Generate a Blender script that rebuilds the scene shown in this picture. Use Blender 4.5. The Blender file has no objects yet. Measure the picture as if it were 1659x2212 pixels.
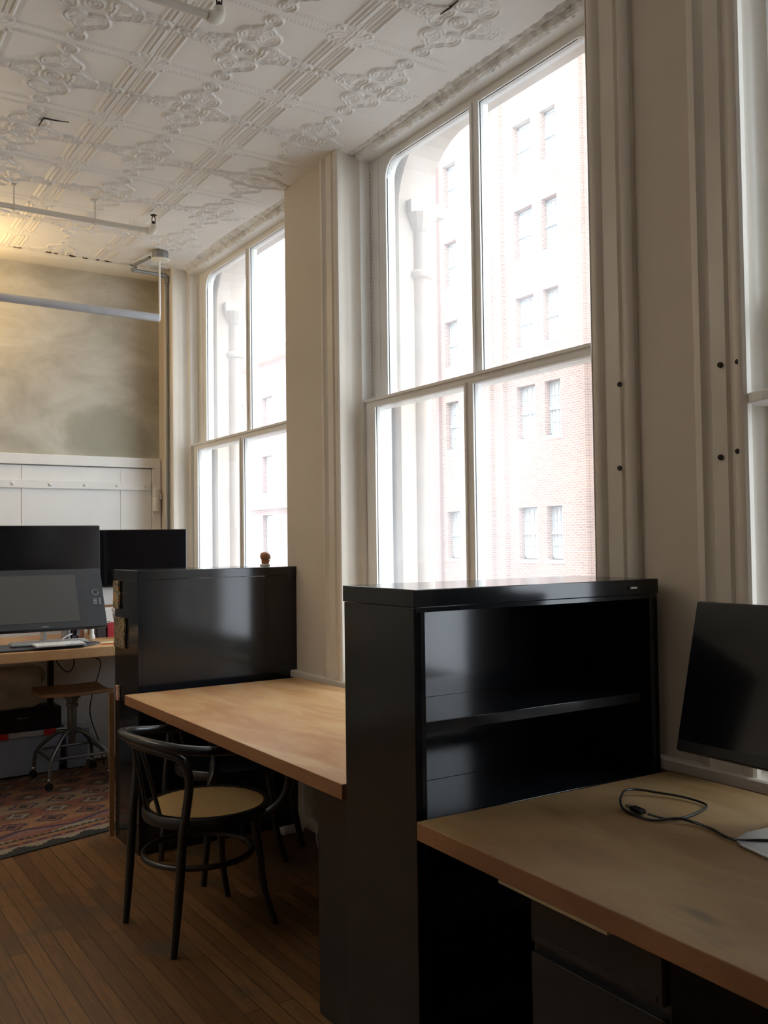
import bpy, math, random
import numpy as np
from math import sin, cos, pi, radians, hypot, atan2, sqrt
from mathutils import Vector, Matrix
random.seed(7)
SC = bpy.context.scene
COL = SC.collection

# ------------------------------------------------------------------ materials
def new_mat(name):
    m = bpy.data.materials.new(name); m.use_nodes = True
    nt = m.node_tree; nt.nodes.clear()
    out = nt.nodes.new('ShaderNodeOutputMaterial')
    return m, nt, out
def N(nt, kind, **kw):
    n = nt.nodes.new(kind)
    for k, v in kw.items():
        if k in n.inputs.keys(): n.inputs[k].default_value = v
        else: setattr(n, k, v)
    return n
def L(nt, a, ao, b, bi): nt.links.new(a.outputs[ao], b.inputs[bi])
def pos(nt, scale=(1,1,1), rot=(0,0,0), obj=False):
    if obj:
        g = N(nt, 'ShaderNodeTexCoord'); key = 'Object'
    else:
        g = N(nt, 'ShaderNodeNewGeometry'); key = 'Position'
    mp = N(nt, 'ShaderNodeMapping'); mp.inputs['Scale'].default_value = scale; mp.inputs['Rotation'].default_value = rot
    L(nt, g, key, mp, 'Vector'); return mp
def ramp(nt, src, out, stops):
    r = N(nt, 'ShaderNodeValToRGB'); cr = r.color_ramp
    while len(cr.elements) < len(stops): cr.elements.new(0.5)
    for e, (p, c) in zip(cr.elements, stops):
        e.position = p; e.color = (*c, 1) if len(c) == 3 else c
    L(nt, src, out, r, 'Fac'); return r
def bsdf(nt, out, color=(.8,.8,.8), rough=.5, metal=0, spec=.5, coat=0):
    b = N(nt, 'ShaderNodeBsdfPrincipled')
    b.inputs['Base Color'].default_value = (*color, 1); b.inputs['Roughness'].default_value = rough
    b.inputs['Metallic'].default_value = metal; b.inputs['Specular IOR Level'].default_value = spec
    b.inputs['Coat Weight'].default_value = coat
    L(nt, b, 'BSDF', out, 'Surface'); return b
def mix(nt, fac_node, fo, c1, c2, blend='MIX'):
    m = N(nt, 'ShaderNodeMix', data_type='RGBA', blend_type=blend)
    if fac_node is not None: nt.links.new(fac_node.outputs[fo], m.inputs[0])
    for i, c in ((6, c1), (7, c2)):
        if isinstance(c, tuple) and isinstance(c[0], (int, float)): m.inputs[i].default_value = (*c, 1)
        else: nt.links.new(c[0].outputs[c[1]], m.inputs[i])
    return m
def bump(nt, src, so, b, strength=.2, dist=.01):
    n = N(nt, 'ShaderNodeBump'); n.inputs['Strength'].default_value = strength; n.inputs['Distance'].default_value = dist
    L(nt, src, so, n, 'Height'); L(nt, n, 'Normal', b, 'Normal'); return n
def simple(name, color, rough=.5, metal=0, spec=.5, var=.06, scale=14, bmp=.05, coat=0, stretch=(1,1,1)):
    m, nt, out = new_mat(name); b = bsdf(nt, out, color, rough, metal, spec, coat)
    mp = pos(nt, stretch, obj=True); nz = N(nt, 'ShaderNodeTexNoise', Scale=scale, Detail=5.0); L(nt, mp, 'Vector', nz, 'Vector')
    r = ramp(nt, nz, 'Fac', [(.3, tuple(max(0, c*(1-var)) for c in color)), (.7, tuple(min(1, c*(1+var)) for c in color))])
    L(nt, r, 'Color', b, 'Base Color')
    if bmp: bump(nt, nz, 'Fac', b, bmp, .004)
    return m
M = {}
M['ceiling'] = simple('ceiling_paint', (.84,.825,.785), .55, var=.03, scale=3)
M['wall'] = simple('wall_paint', (.63,.555,.46), .6, var=.025, scale=2, bmp=.08)
M['trim'] = simple('trim_paint', (.71,.65,.56), .35, var=.03, scale=4)
M['white_trim'] = simple('sash_paint', (.84,.83,.80), .35, var=.03, scale=6)
M['cream'] = simple('cream_beam_paint', (.78,.74,.64), .5, var=.04, scale=3)
M['door_white'] = simple('fire_door_paint', (.80,.80,.78), .4, var=.02, scale=5)
M['black_steel'] = simple('black_enamelled_steel', (.010,.011,.014), .13, spec=.5, var=.15, scale=30, bmp=.015)
M['black_plastic'] = simple('black_plastic', (.012,.012,.013), .35, var=.1)
M['screen'] = simple('dark_screen_glass', (.006,.006,.008), .12, spec=.5, var=.05, bmp=0)
M['pen_screen'] = simple('matte_grey_screen', (.055,.054,.05), .55, spec=.4, var=.03, bmp=0)
M['pen_body'] = simple('charcoal_tablet_body', (.022,.024,.028), .45, var=.05)
M['black_wood'] = simple('black_stained_bentwood', (.012,.012,.012), .28, spec=.5, var=.2, scale=18)
M['dark_metal'] = simple('dark_sprinkler_metal', (.05,.035,.025), .4, metal=.7)
M['grey_metal'] = simple('grey_conduit_metal', (.27,.28,.28), .45, metal=.4)
M['steel'] = simple('worn_steel', (.15,.155,.145), .35, metal=.7, var=.15)
M['chrome'] = simple('chrome', (.7,.7,.7), .12, metal=1)
M['lamp_metal'] = simple('lamp_aluminium', (.46,.48,.52), .38, metal=.35)
M['aluminium'] = simple('brushed_aluminium', (.55,.56,.57), .35, metal=.8)
M['pipe'] = simple('painted_pipe', (.66,.62,.55), .5, var=.03)
M['white_plastic'] = simple('white_plastic', (.78,.78,.78), .4, var=.02)
M['bin'] = simple('translucent_bin_plastic', (.33,.38,.48), .35, var=.1, scale=8)
M['bin_lid'] = simple('white_bin_lid', (.55,.57,.6), .4)
M['red'] = simple('red_plastic', (.55,.03,.03), .4)
M['cloth_white'] = simple('white_cloth', (.50,.46,.38), .9, var=.2, scale=9, bmp=.5)
M['paper'] = simple('white_card', (.85,.85,.83), .6, var=.02)
M['yellow_paper'] = simple('pale_yellow_paper', (.75,.68,.42), .6)
M['orange'] = simple('orange_pencil_paint', (.7,.2,.05), .4)
M['book_dark'] = simple('dark_book_cover', (.05,.045,.05), .5)
M['book_red'] = simple('red_book_cover', (.4,.02,.03), .5)
M['book_brown'] = simple('brown_book_cover', (.2,.08,.04), .5)
M['book_grey'] = simple('grey_book_cover', (.3,.3,.33), .5, var=.5, scale=60)
M['crack'] = simple('dark_gap', (.035,.03,.025), .9)
M['seat_wood'] = simple('stool_seat_wood', (.42,.24,.11), .45, var=.15, scale=10, stretch=(1,8,1))
M['lath'] = simple('pale_lath_wood', (.42,.33,.19), .6, var=.1)
M['brown_board'] = simple('hardboard_edge', (.28,.15,.06), .7)
M['key'] = simple('white_keys', (.74,.74,.72), .5, var=.02, bmp=0)
M['gold'] = simple('usb_contact_metal', (.5,.42,.28), .35, metal=.8)
M['pipe_and_pilaster_strip'] = simple('brown_downpipe_paint', (.30,.20,.17), .7)
M['stone'] = simple('cream_stone', (.54,.44,.355), .85, var=.10, scale=5, bmp=.3)
M['sky_pane'] = simple('pale_sky_reflection_pane', (.80,.86,.88), .15, var=.05, bmp=0)  # pale base colour paints in the sky reflected by the panes
M['ffr'] = simple('facade_frame_paint', (.50,.56,.60), .6)
M['street'] = simple('street_asphalt', (.2,.2,.2), .9)

def wood_mat(name, c1, c2, c3, stain, rough):
    m, nt, out = new_mat(name); b = bsdf(nt, out, c1, rough)
    mp = pos(nt, (2.2, .7, 1.0), (0,0,.35)); n1 = N(nt, 'ShaderNodeTexNoise', Scale=2.6, Detail=7.0, Distortion=1.4); L(nt, mp, 'Vector', n1, 'Vector')
    r = ramp(nt, n1, 'Fac', [(.30, c2), (.5, c1), (.68, c3)])
    mp2 = pos(nt, (60, 6, 60), (0,0,.02)); n2 = N(nt, 'ShaderNodeTexNoise', Scale=3.0, Detail=3.0); L(nt, mp2, 'Vector', n2, 'Vector')
    g = ramp(nt, n2, 'Fac', [(.3, (.86,.86,.86)), (.7, (1,1,1))])
    mm = mix(nt, None, 0, (r, 'Color'), (g, 'Color'), 'MULTIPLY'); mm.inputs[0].default_value = .7
    n3 = N(nt, 'ShaderNodeTexNoise', Scale=4.0, Detail=4.0); mp3 = pos(nt, (2.6, .9, 1), (0,0,.2)); L(nt, mp3, 'Vector', n3, 'Vector')
    s = ramp(nt, n3, 'Fac', [(.62, (0,0,0)), (.74, (.75,.75,.75))])
    m2 = mix(nt, s, 'Color', (mm, 'Result'), stain)
    nt.links.new(m2.outputs['Result'], b.inputs['Base Color'])
    bump(nt, n2, 'Fac', b, .05, .002)
    return m
M['desk'] = wood_mat('worn_plywood_top', (.50,.285,.125), (.43,.205,.08), (.57,.365,.185), (.33,.20,.115), .5)
M['desk2'] = wood_mat('worn_olive_plywood_dimmed', (.235,.138,.052), (.185,.098,.032), (.27,.175,.078), (.10,.068,.04), .62)  # own worn tone, lowered further to paint in the dim light
M['shaded_desk_edge'] = wood_mat('shaded_plywood_edge', (.29,.135,.052), (.23,.10,.038), (.34,.165,.07), (.19,.085,.035), .55)  # same wood as the tops, darkened to paint in shade on the edges

def concrete():
    m, nt, out = new_mat('stained_concrete'); b = bsdf(nt, out, (.5,.47,.4), .85)
    mp = pos(nt, (.9, 1, 1.7), (0,.25,0)); n1 = N(nt, 'ShaderNodeTexNoise', Scale=2.2, Detail=8.0, Roughness=.62, Distortion=.6); L(nt, mp, 'Vector', n1, 'Vector')
    r = ramp(nt, n1, 'Fac', [(.26, (.33,.31,.26)), (.46, (.445,.425,.36)), (.60, (.53,.515,.455)), (.74, (.58,.57,.52))])
    # a damp grey patch low down on the right
    g = N(nt, 'ShaderNodeNewGeometry'); sub = N(nt, 'ShaderNodeVectorMath', operation='SUBTRACT'); sub.inputs[1].default_value = (1.95, 6.4, 2.22); L(nt, g, 'Position', sub, 0)
    sc = N(nt, 'ShaderNodeVectorMath', operation='MULTIPLY'); sc.inputs[1].default_value = (2.4, 0, 4.6); L(nt, sub, 'Vector', sc, 0)
    ln = N(nt, 'ShaderNodeVectorMath', operation='LENGTH'); L(nt, sc, 'Vector', ln, 0)
    ad = N(nt, 'ShaderNodeMath', operation='ADD'); n2 = N(nt, 'ShaderNodeTexNoise', Scale=6.0, Detail=6.0); L(nt, g, 'Position', n2, 'Vector')
    L(nt, ln, 'Value', ad, 0); L(nt, n2, 'Fac', ad, 1)
    pr = ramp(nt, ad, 'Value', [(.98, (.8,.8,.8)), (1.0, (0,0,0))]); 
    mr = N(nt, 'ShaderNodeMapRange'); mr.inputs['From Min'].default_value = 1.15; mr.inputs['From Max'].default_value = 1.45; mr.inputs['To Min'].default_value = .75; mr.inputs['To Max'].default_value = 0
    L(nt, ad, 'Value', mr, 'Value'); nt.nodes.remove(pr)
    mx = mix(nt, mr, 'Result', (r, 'Color'), (.33,.33,.265))
    nt.links.new(mx.outputs['Result'], b.inputs['Base Color']); bump(nt, n1, 'Fac', b, .2, .01)
    return m
M['concrete'] = concrete()

def floor_mat():
    m, nt, out = new_mat('strip_wood_floor'); b = bsdf(nt, out, (.3,.18,.09), .42)
    g = N(nt, 'ShaderNodeNewGeometry'); s = N(nt, 'ShaderNodeSeparateXYZ'); L(nt, g, 'Position', s, 0)
    c = N(nt, 'ShaderNodeCombineXYZ'); L(nt, s, 'Y', c, 'X'); L(nt, s, 'X', c, 'Y')
    br = N(nt, 'ShaderNodeTexBrick'); L(nt, c, 'Vector', br, 'Vector')
    br.offset = .37; br.inputs['Scale'].default_value = 1; br.inputs['Brick Width'].default_value = 1.35; br.inputs['Row Height'].default_value = .058
    br.inputs['Mortar Size'].default_value = .0022; br.inputs['Mortar Smooth'].default_value = .3; br.inputs['Bias'].default_value = 0
    br.inputs['Color1'].default_value = (.21,.108,.042,1); br.inputs['Color2'].default_value = (.125,.062,.025,1); br.inputs['Mortar'].default_value = (.05,.028,.015,1)
    mp = pos(nt, (30, 1.6, 1)); n1 = N(nt, 'ShaderNodeTexNoise', Scale=3.0, Detail=6.0); L(nt, mp, 'Vector', n1, 'Vector')
    g1 = ramp(nt, n1, 'Fac', [(.3, (.7,.68,.66)), (.65, (1.08,1.05,1.0))])
    m1 = mix(nt, None, 0, (br, 'Color'), (g1, 'Color'), 'MULTIPLY'); m1.inputs[0].default_value = 1
    n2 = N(nt, 'ShaderNodeTexNoise', Scale=3.3, Detail=5.0, Distortion=.5); L(nt, pos(nt), 'Vector', n2, 'Vector')
    g2 = ramp(nt, n2, 'Fac', [(.56, (0,0,0)), (.70, (.85,.85,.85))])
    m2 = mix(nt, g2, 'Color', (m1, 'Result'), (.07,.055,.04))
    nt.links.new(m2.outputs['Result'], b.inputs['Base Color'])
    bump(nt, br, 'Fac', b, -.25, .002)
    return m
M['floor'] = floor_mat()

def brick_mat(name, c1, c2, mortar, scale=1):
    m, nt, out = new_mat(name); b = bsdf(nt, out, c1, .9)
    g = N(nt, 'ShaderNodeNewGeometry'); s = N(nt, 'ShaderNodeSeparateXYZ'); L(nt, g, 'Position', s, 0)
    c = N(nt, 'ShaderNodeCombineXYZ'); ad = N(nt, 'ShaderNodeMath', operation='ADD'); L(nt, s, 'Y', ad, 0); L(nt, s, 'X', ad, 1)
    L(nt, ad, 'Value', c, 'X'); L(nt, s, 'Z', c, 'Y')
    br = N(nt, 'ShaderNodeTexBrick'); L(nt, c, 'Vector', br, 'Vector')
    br.inputs['Scale'].default_value = 1; br.inputs['Brick Width'].default_value = .24*scale; br.inputs['Row Height'].default_value = .083*scale
    br.inputs['Mortar Size'].default_value = .012*scale; br.inputs['Color1'].default_value = (*c1,1); br.inputs['Color2'].default_value = (*c2,1); br.inputs['Mortar'].default_value = (*mortar,1)
    n2 = N(nt, 'ShaderNodeTexNoise', Scale=.35, Detail=5.0); L(nt, g, 'Position', n2, 'Vector')
    r = ramp(nt, n2, 'Fac', [(.35, (.85,.83,.86)), (.65, (1,1,1))])
    mm = mix(nt, None, 0, (br, 'Color'), (r, 'Color'), 'MULTIPLY'); mm.inputs[0].default_value = 1
    nt.links.new(mm.outputs['Result'], b.inputs['Base Color'])
    return m
M['brick'] = brick_mat('facade_brick', (.46,.30,.23), (.37,.225,.175), (.54,.48,.42))
M['brick_far'] = brick_mat('far_facade_brick', (.45,.29,.255), (.38,.24,.21), (.48,.40,.37))

def glass_mat():
    m, nt, out = new_mat('old_dusty_window_glass')
    tr = N(nt, 'ShaderNodeBsdfTransparent'); tr.inputs['Color'].default_value = (.96,.975,.98,1)
    tl = N(nt, 'ShaderNodeBsdfTranslucent'); tl.inputs['Color'].default_value = (.86,.89,.93,1)
    gl = N(nt, 'ShaderNodeBsdfGlossy'); gl.inputs['Roughness'].default_value = .03; gl.inputs['Color'].default_value = (.9,.9,.9,1)
    mp = pos(nt, (1, 2.2, .8)); nz = N(nt, 'ShaderNodeTexNoise', Scale=2.2, Detail=4.0); L(nt, mp, 'Vector', nz, 'Vector')
    mr = N(nt, 'ShaderNodeMapRange'); mr.inputs['From Min'].default_value = .3; mr.inputs['From Max'].default_value = .7
    mr.inputs['To Min'].default_value = HAZE[0]; mr.inputs['To Max'].default_value = HAZE[1]; L(nt, nz, 'Fac', mr, 'Value')
    m1 = N(nt, 'ShaderNodeMixShader'); L(nt, mr, 'Result', m1, 0); L(nt, tr, 'BSDF', m1, 1); L(nt, tl, 'BSDF', m1, 2)
    fr = N(nt, 'ShaderNodeFresnel'); fr.inputs['IOR'].default_value = 1.4
    nzb = N(nt, 'ShaderNodeTexNoise', Scale=9.0, Detail=1.0); L(nt, mp, 'Vector', nzb, 'Vector')
    bp = N(nt, 'ShaderNodeBump'); bp.inputs['Strength'].default_value = .1; bp.inputs['Distance'].default_value = .01; L(nt, nzb, 'Fac', bp, 'Height'); L(nt, bp, 'Normal', gl, 'Normal')
    m2 = N(nt, 'ShaderNodeMixShader'); gg = N(nt, 'ShaderNodeNewGeometry'); iv = N(nt, 'ShaderNodeMath', operation='SUBTRACT'); iv.inputs[0].default_value = 1; L(nt, gg, 'Backfacing', iv, 1); ml = N(nt, 'ShaderNodeMath', operation='MULTIPLY'); L(nt, iv, 'Value', ml, 0); L(nt, fr, 'Fac', ml, 1); L(nt, ml, 'Value', m2, 0); L(nt, m1, 'Shader', m2, 1); L(nt, gl, 'BSDF', m2, 2)
    L(nt, m2, 'Shader', out, 'Surface'); return m
HAZE = (.075, .125)
M['glass'] = glass_mat()

def cane_mat():
    m, nt, out = new_mat('woven_cane')
    b = N(nt, 'ShaderNodeBsdfPrincipled'); b.inputs['Base Color'].default_value = (.52,.35,.15,1); b.inputs['Roughness'].default_value = .5
    tc = N(nt, 'ShaderNodeTexCoord'); s = N(nt, 'ShaderNodeSeparateXYZ'); L(nt, tc, 'Object', s, 0)
    prod = None; ms = []
    for ax in ('X', 'Y'):
        a = N(nt, 'ShaderNodeMath', operation='MULTIPLY'); a.inputs[1].default_value = 2*pi/.0125; L(nt, s, ax, a, 0)
        sn = N(nt, 'ShaderNodeMath', operation='SINE'); L(nt, a, 'Value', sn, 0); ms.append(sn)
    ad = N(nt, 'ShaderNodeMath', operation='ADD'); L(nt, ms[0], 'Value', ad, 0); L(nt, ms[1], 'Value', ad, 1)
    gt = N(nt, 'ShaderNodeMath', operation='GREATER_THAN'); gt.inputs[1].default_value = .95; L(nt, ad, 'Value', gt, 0)
    tr = N(nt, 'ShaderNodeBsdfTransparent'); mx = N(nt, 'ShaderNodeMixShader'); L(nt, gt, 'Value', mx, 0); L(nt, b, 'BSDF', mx, 1); L(nt, tr, 'BSDF', mx, 2)
    L(nt, mx, 'Shader', out, 'Surface'); return m
M['cane'] = cane_mat()

def vcol_mat(name, rough=.9, bm=.3):
    m, nt, out = new_mat(name); b = bsdf(nt, out, (.5,.5,.5), rough)
    a = N(nt, 'ShaderNodeVertexColor'); a.layer_name = 'Col'
    nz = N(nt, 'ShaderNodeTexNoise', Scale=90.0, Detail=2.0); r = ramp(nt, nz, 'Fac', [(.3, (.75,.75,.75)), (.7, (1,1,1))])
    mm = mix(nt, None, 0, (a, 'Color'), (r, 'Color'), 'MULTIPLY'); mm.inputs[0].default_value = 1
    nt.links.new(mm.outputs['Result'], b.inputs['Base Color']); bump(nt, nz, 'Fac', b, bm, .003); return m
M['rug'] = vcol_mat('woven_kilim_wool')

def mottled(name, cols, scale, rough=.6):
    m, nt, out = new_mat(name); b = bsdf(nt, out, cols[0], rough)
    nz = N(nt, 'ShaderNodeTexNoise', Scale=scale, Detail=4.0, Distortion=1.5); L(nt, pos(nt, obj=True), 'Vector', nz, 'Vector')
    st = [(.3 + .4*i/(len(cols)-1), c) for i, c in enumerate(cols)]
    r = ramp(nt, nz, 'Fac', st); r.color_ramp.interpolation = 'CONSTANT' if len(cols) > 3 else 'LINEAR'
    L(nt, r, 'Color', b, 'Base Color'); bump(nt, nz, 'Fac', b, .5, .01); return m
M['relief'] = mottled('painted_relief', [(.42,.12,.05), (.06,.13,.12), (.40,.28,.14), (.48,.13,.05), (.10,.12,.08)], 26)
M['relief2'] = mottled('bronze_relief', [(.06,.04,.025), (.26,.19,.10), (.11,.08,.05), (.34,.27,.16)], 26)
M['head_paint'] = mottled('anatomical_head_glaze', [(.20,.035,.015), (.62,.33,.18), (.38,.10,.05), (.70,.48,.30)], 45, .25)
M['red_relief'] = mottled('red_white_relief', [(.4,.04,.03), (.5,.42,.32)], 20)
M['crumble'] = mottled('flaking_plaster', [(.52,.50,.46), (.74,.73,.69), (.82,.81,.78)], 9, .8)

# ------------------------------------------------------------------ mesh helpers
class MB:
    def __init__(s): s.v = []; s.f = []
    def add(s, vs, fs):
        o = len(s.v); s.v += [tuple(map(float, v)) for v in vs]; s.f += [tuple(i+o for i in f) for f in fs]; return s
    def box(s, x0, x1, y0, y1, z0, z1):
        return s.add([(x0,y0,z0),(x1,y0,z0),(x1,y1,z0),(x0,y1,z0),(x0,y0,z1),(x1,y0,z1),(x1,y1,z1),(x0,y1,z1)],
                     [(0,3,2,1),(4,5,6,7),(0,1,5,4),(1,2,6,5),(2,3,7,6),(3,0,4,7)])
    def obox(s, c, size, mat):
        vs = []
        for dz in (-.5,.5):
            for dx, dy in ((-.5,-.5),(.5,-.5),(.5,.5),(-.5,.5)):
                vs.append(Vector(c) + mat @ Vector((dx*size[0], dy*size[1], dz*size[2])))
        return s.add(vs, [(0,3,2,1),(4,5,6,7),(0,1,5,4),(1,2,6,5),(2,3,7,6),(3,0,4,7)])
    def prism(s, poly, z0, z1, fn=None):
        """poly (a,b) ccw; extruded along c; fn(a,b,c)->xyz"""
        fn = fn or (lambda a, b, c: (a, b, c)); n = len(poly)
        vs = [fn(a, b, z0) for a, b in poly] + [fn(a, b, z1) for a, b in poly]
        return s.add(vs, [tuple(range(n))[::-1], tuple(range(n, 2*n))] + [(i, (i+1) % n, n+(i+1) % n, n+i) for i in range(n)])
    def tube(s, pts, r, seg=10, closed=False, flat=1):
        P = [Vector(p) for p in pts]; n = len(P); R = r if isinstance(r, (list, tuple)) else [r]*n
        rings = []; up = None
        for i in range(n):
            a = P[(i-1) % n] if (closed or i > 0) else P[i]; b = P[(i+1) % n] if (closed or i < n-1) else P[i]
            t = (b-a).normalized()
            if up is None: up = Vector((0,0,1)) if abs(t.z) < .9 else Vector((1,0,0))
            u = (up - t*up.dot(t)).normalized(); w = t.cross(u); up = u
            rings.append([P[i] + (u*cos(2*pi*k/seg) + w*flat*sin(2*pi*k/seg))*R[i] for k in range(seg)])
        vs = [v for rg in rings for v in rg]; fs = []
        m = n if closed else n-1
        for i in range(m):
            j = (i+1) % n
            for k in range(seg): fs.append((i*seg+k, i*seg+(k+1) % seg, j*seg+(k+1) % seg, j*seg+k))
        if not closed: fs += [tuple(range(seg))[::-1], tuple(range((n-1)*seg, n*seg))]
        return s.add(vs, fs)
    def lathe(s, prof, c=(0,0,0), seg=32, axis='z'):
        vs = []; fs = []; n = len(prof)
        for r, h in prof:
            for k in range(seg):
                a = 2*pi*k/seg; p = (r*cos(a), r*sin(a), h)
                if axis == 'x': p = (p[2], p[0], p[1])
                if axis == 'y': p = (p[0], p[2], p[1])
                vs.append((c[0]+p[0], c[1]+p[1], c[2]+p[2]))
        for i in range(n-1):
            for k in range(seg): fs.append((i*seg+k, i*seg+(k+1) % seg, (i+1)*seg+(k+1) % seg, (i+1)*seg+k))
        fs += [tuple(range(seg))[::-1], tuple(range((n-1)*seg, n*seg))]
        return s.add(vs, fs)
    def build(s, name, mat, parent=None, bevel=0, smooth=False, seg=2, subsurf=0, fix=True):
        o0 = origin(parent)
        me = bpy.data.meshes.new(name)
        me.from_pydata([(v[0]-o0[0], v[1]-o0[1], v[2]-o0[2]) for v in s.v], [], s.f); me.update()
        if fix:
            import bmesh
            b = bmesh.new(); b.from_mesh(me); bmesh.ops.recalc_face_normals(b, faces=b.faces); b.to_mesh(me); b.free()
        o = bpy.data.objects.new(name, me); COL.objects.link(o)
        if mat: me.materials.append(mat)
        if parent: o.parent = parent
        if smooth:
            me.polygons.foreach_set('use_smooth', [True]*len(me.polygons))
            me.set_sharp_from_angle(angle=radians(40)) if hasattr(me, 'set_sharp_from_angle') else None
        if bevel:
            md = o.modifiers.new('bevel', 'BEVEL'); md.width = bevel; md.segments = seg; md.limit_method = 'ANGLE'; md.angle_limit = radians(40)
        if subsurf:
            md = o.modifiers.new('sub', 'SUBSURF'); md.levels = subsurf; md.render_levels = subsurf
        return o
def origin(o):
    v = Vector((0,0,0))
    while o is not None: v += o.location; o = o.parent
    return v
def empty(name, loc=(0,0,0)):
    o = bpy.data.objects.new(name, None); COL.objects.link(o); o.location = loc; o.empty_display_size = .1; return o
def tag(o, label, cat, group=None, kind=None):
    o['label'] = label; o['category'] = cat
    if group: o['group'] = group
    if kind: o['kind'] = kind
    return o
def struct(o): o['kind'] = 'structure'; return o
def copy_tree(o, parent=None):
    c = o.copy(); COL.objects.link(c); c.parent = parent
    for k in ('label', 'group'):
        if k in c.keys(): del c[k]
    for ch in list(o.children): copy_tree(ch, c)
    return c
def catmull(pts, n=6, closed=False):
    P = [Vector(p) for p in pts]; out = []; m = len(P)
    for i in range(m if closed else m-1):
        p0 = P[(i-1) % m] if (closed or i > 0) else P[0]; p1 = P[i]; p2 = P[(i+1) % m]; p3 = P[(i+2) % m] if (closed or i < m-2) else P[-1]
        for k in range(n):
            t = k/n; out.append(.5*((2*p1) + (p2-p0)*t + (2*p0-5*p1+4*p2-p3)*t*t + (3*p1-p0-3*p2+p3)*t**3))
    if not closed: out.append(P[-1])
    return out
def rotz(a): return Matrix.Rotation(a, 3, 'Z')

# ------------------------------------------------------------------ dimensions
ZC = 3.374; XW = 2.27; PITCH = 2.25
WIN = [(4.43, 6.08), (2.17, 3.83), (-.08, 1.60)]     # window openings along the wall
YB = 6.42; XL = -3.6; YF = -4.4
LZ = .779                                                           # desk tops

# ------------------------------------------------------------------ floor, walls
struct(MB().box(XL, XW+.3, YF, YB+.2, -.12, 0).build('floor', M['floor']))
w = MB()
w.box(XW, XW+.25, YF, YB+.2, 0, .765)
edges = [YF, -2.33, -.65, -.08, 1.60, 2.17, 3.83, 4.43, 6.08, YB+.2]
for a, b in ((YF, -.12), (1.64, 2.13), (3.87, 4.43), (6.12, YB+.2)): w.box(XW+.001, XW+.25, a, b, .765, ZC+.1)
for a, b in WIN: w.box(XW+.10, XW+.25, a, b, ZC-.02, ZC+.1)
struct(w.build('wall_right', M['wall']))
struct(MB().box(XL, XW+.25, YB, YB+.2, 0, ZC+.1).build('wall_back', M['concrete']))
struct(MB().box(XL-.2, XL, YF, YB+.2, 0, ZC+.1).build('wall_left', M['wall']))
wf = MB()                                                           # wall behind the camera
wf.box(XL-.2, XW+.25, YF-.2, YF, 0, ZC+.1)
struct(wf.build('wall_front', M['wall']))
struct(MB().box(XL-8, 2.75, -22, 40, 4.35, 15).box(2.52, 2.75, -22, -2.65, -9, 4.35).box(2.52, 2.75, 6.4, 40, -9, 4.35).box(2.52, 2.75, -2.65, 6.4, -9, .655).build('wall_upper', M['stone']))

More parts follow.
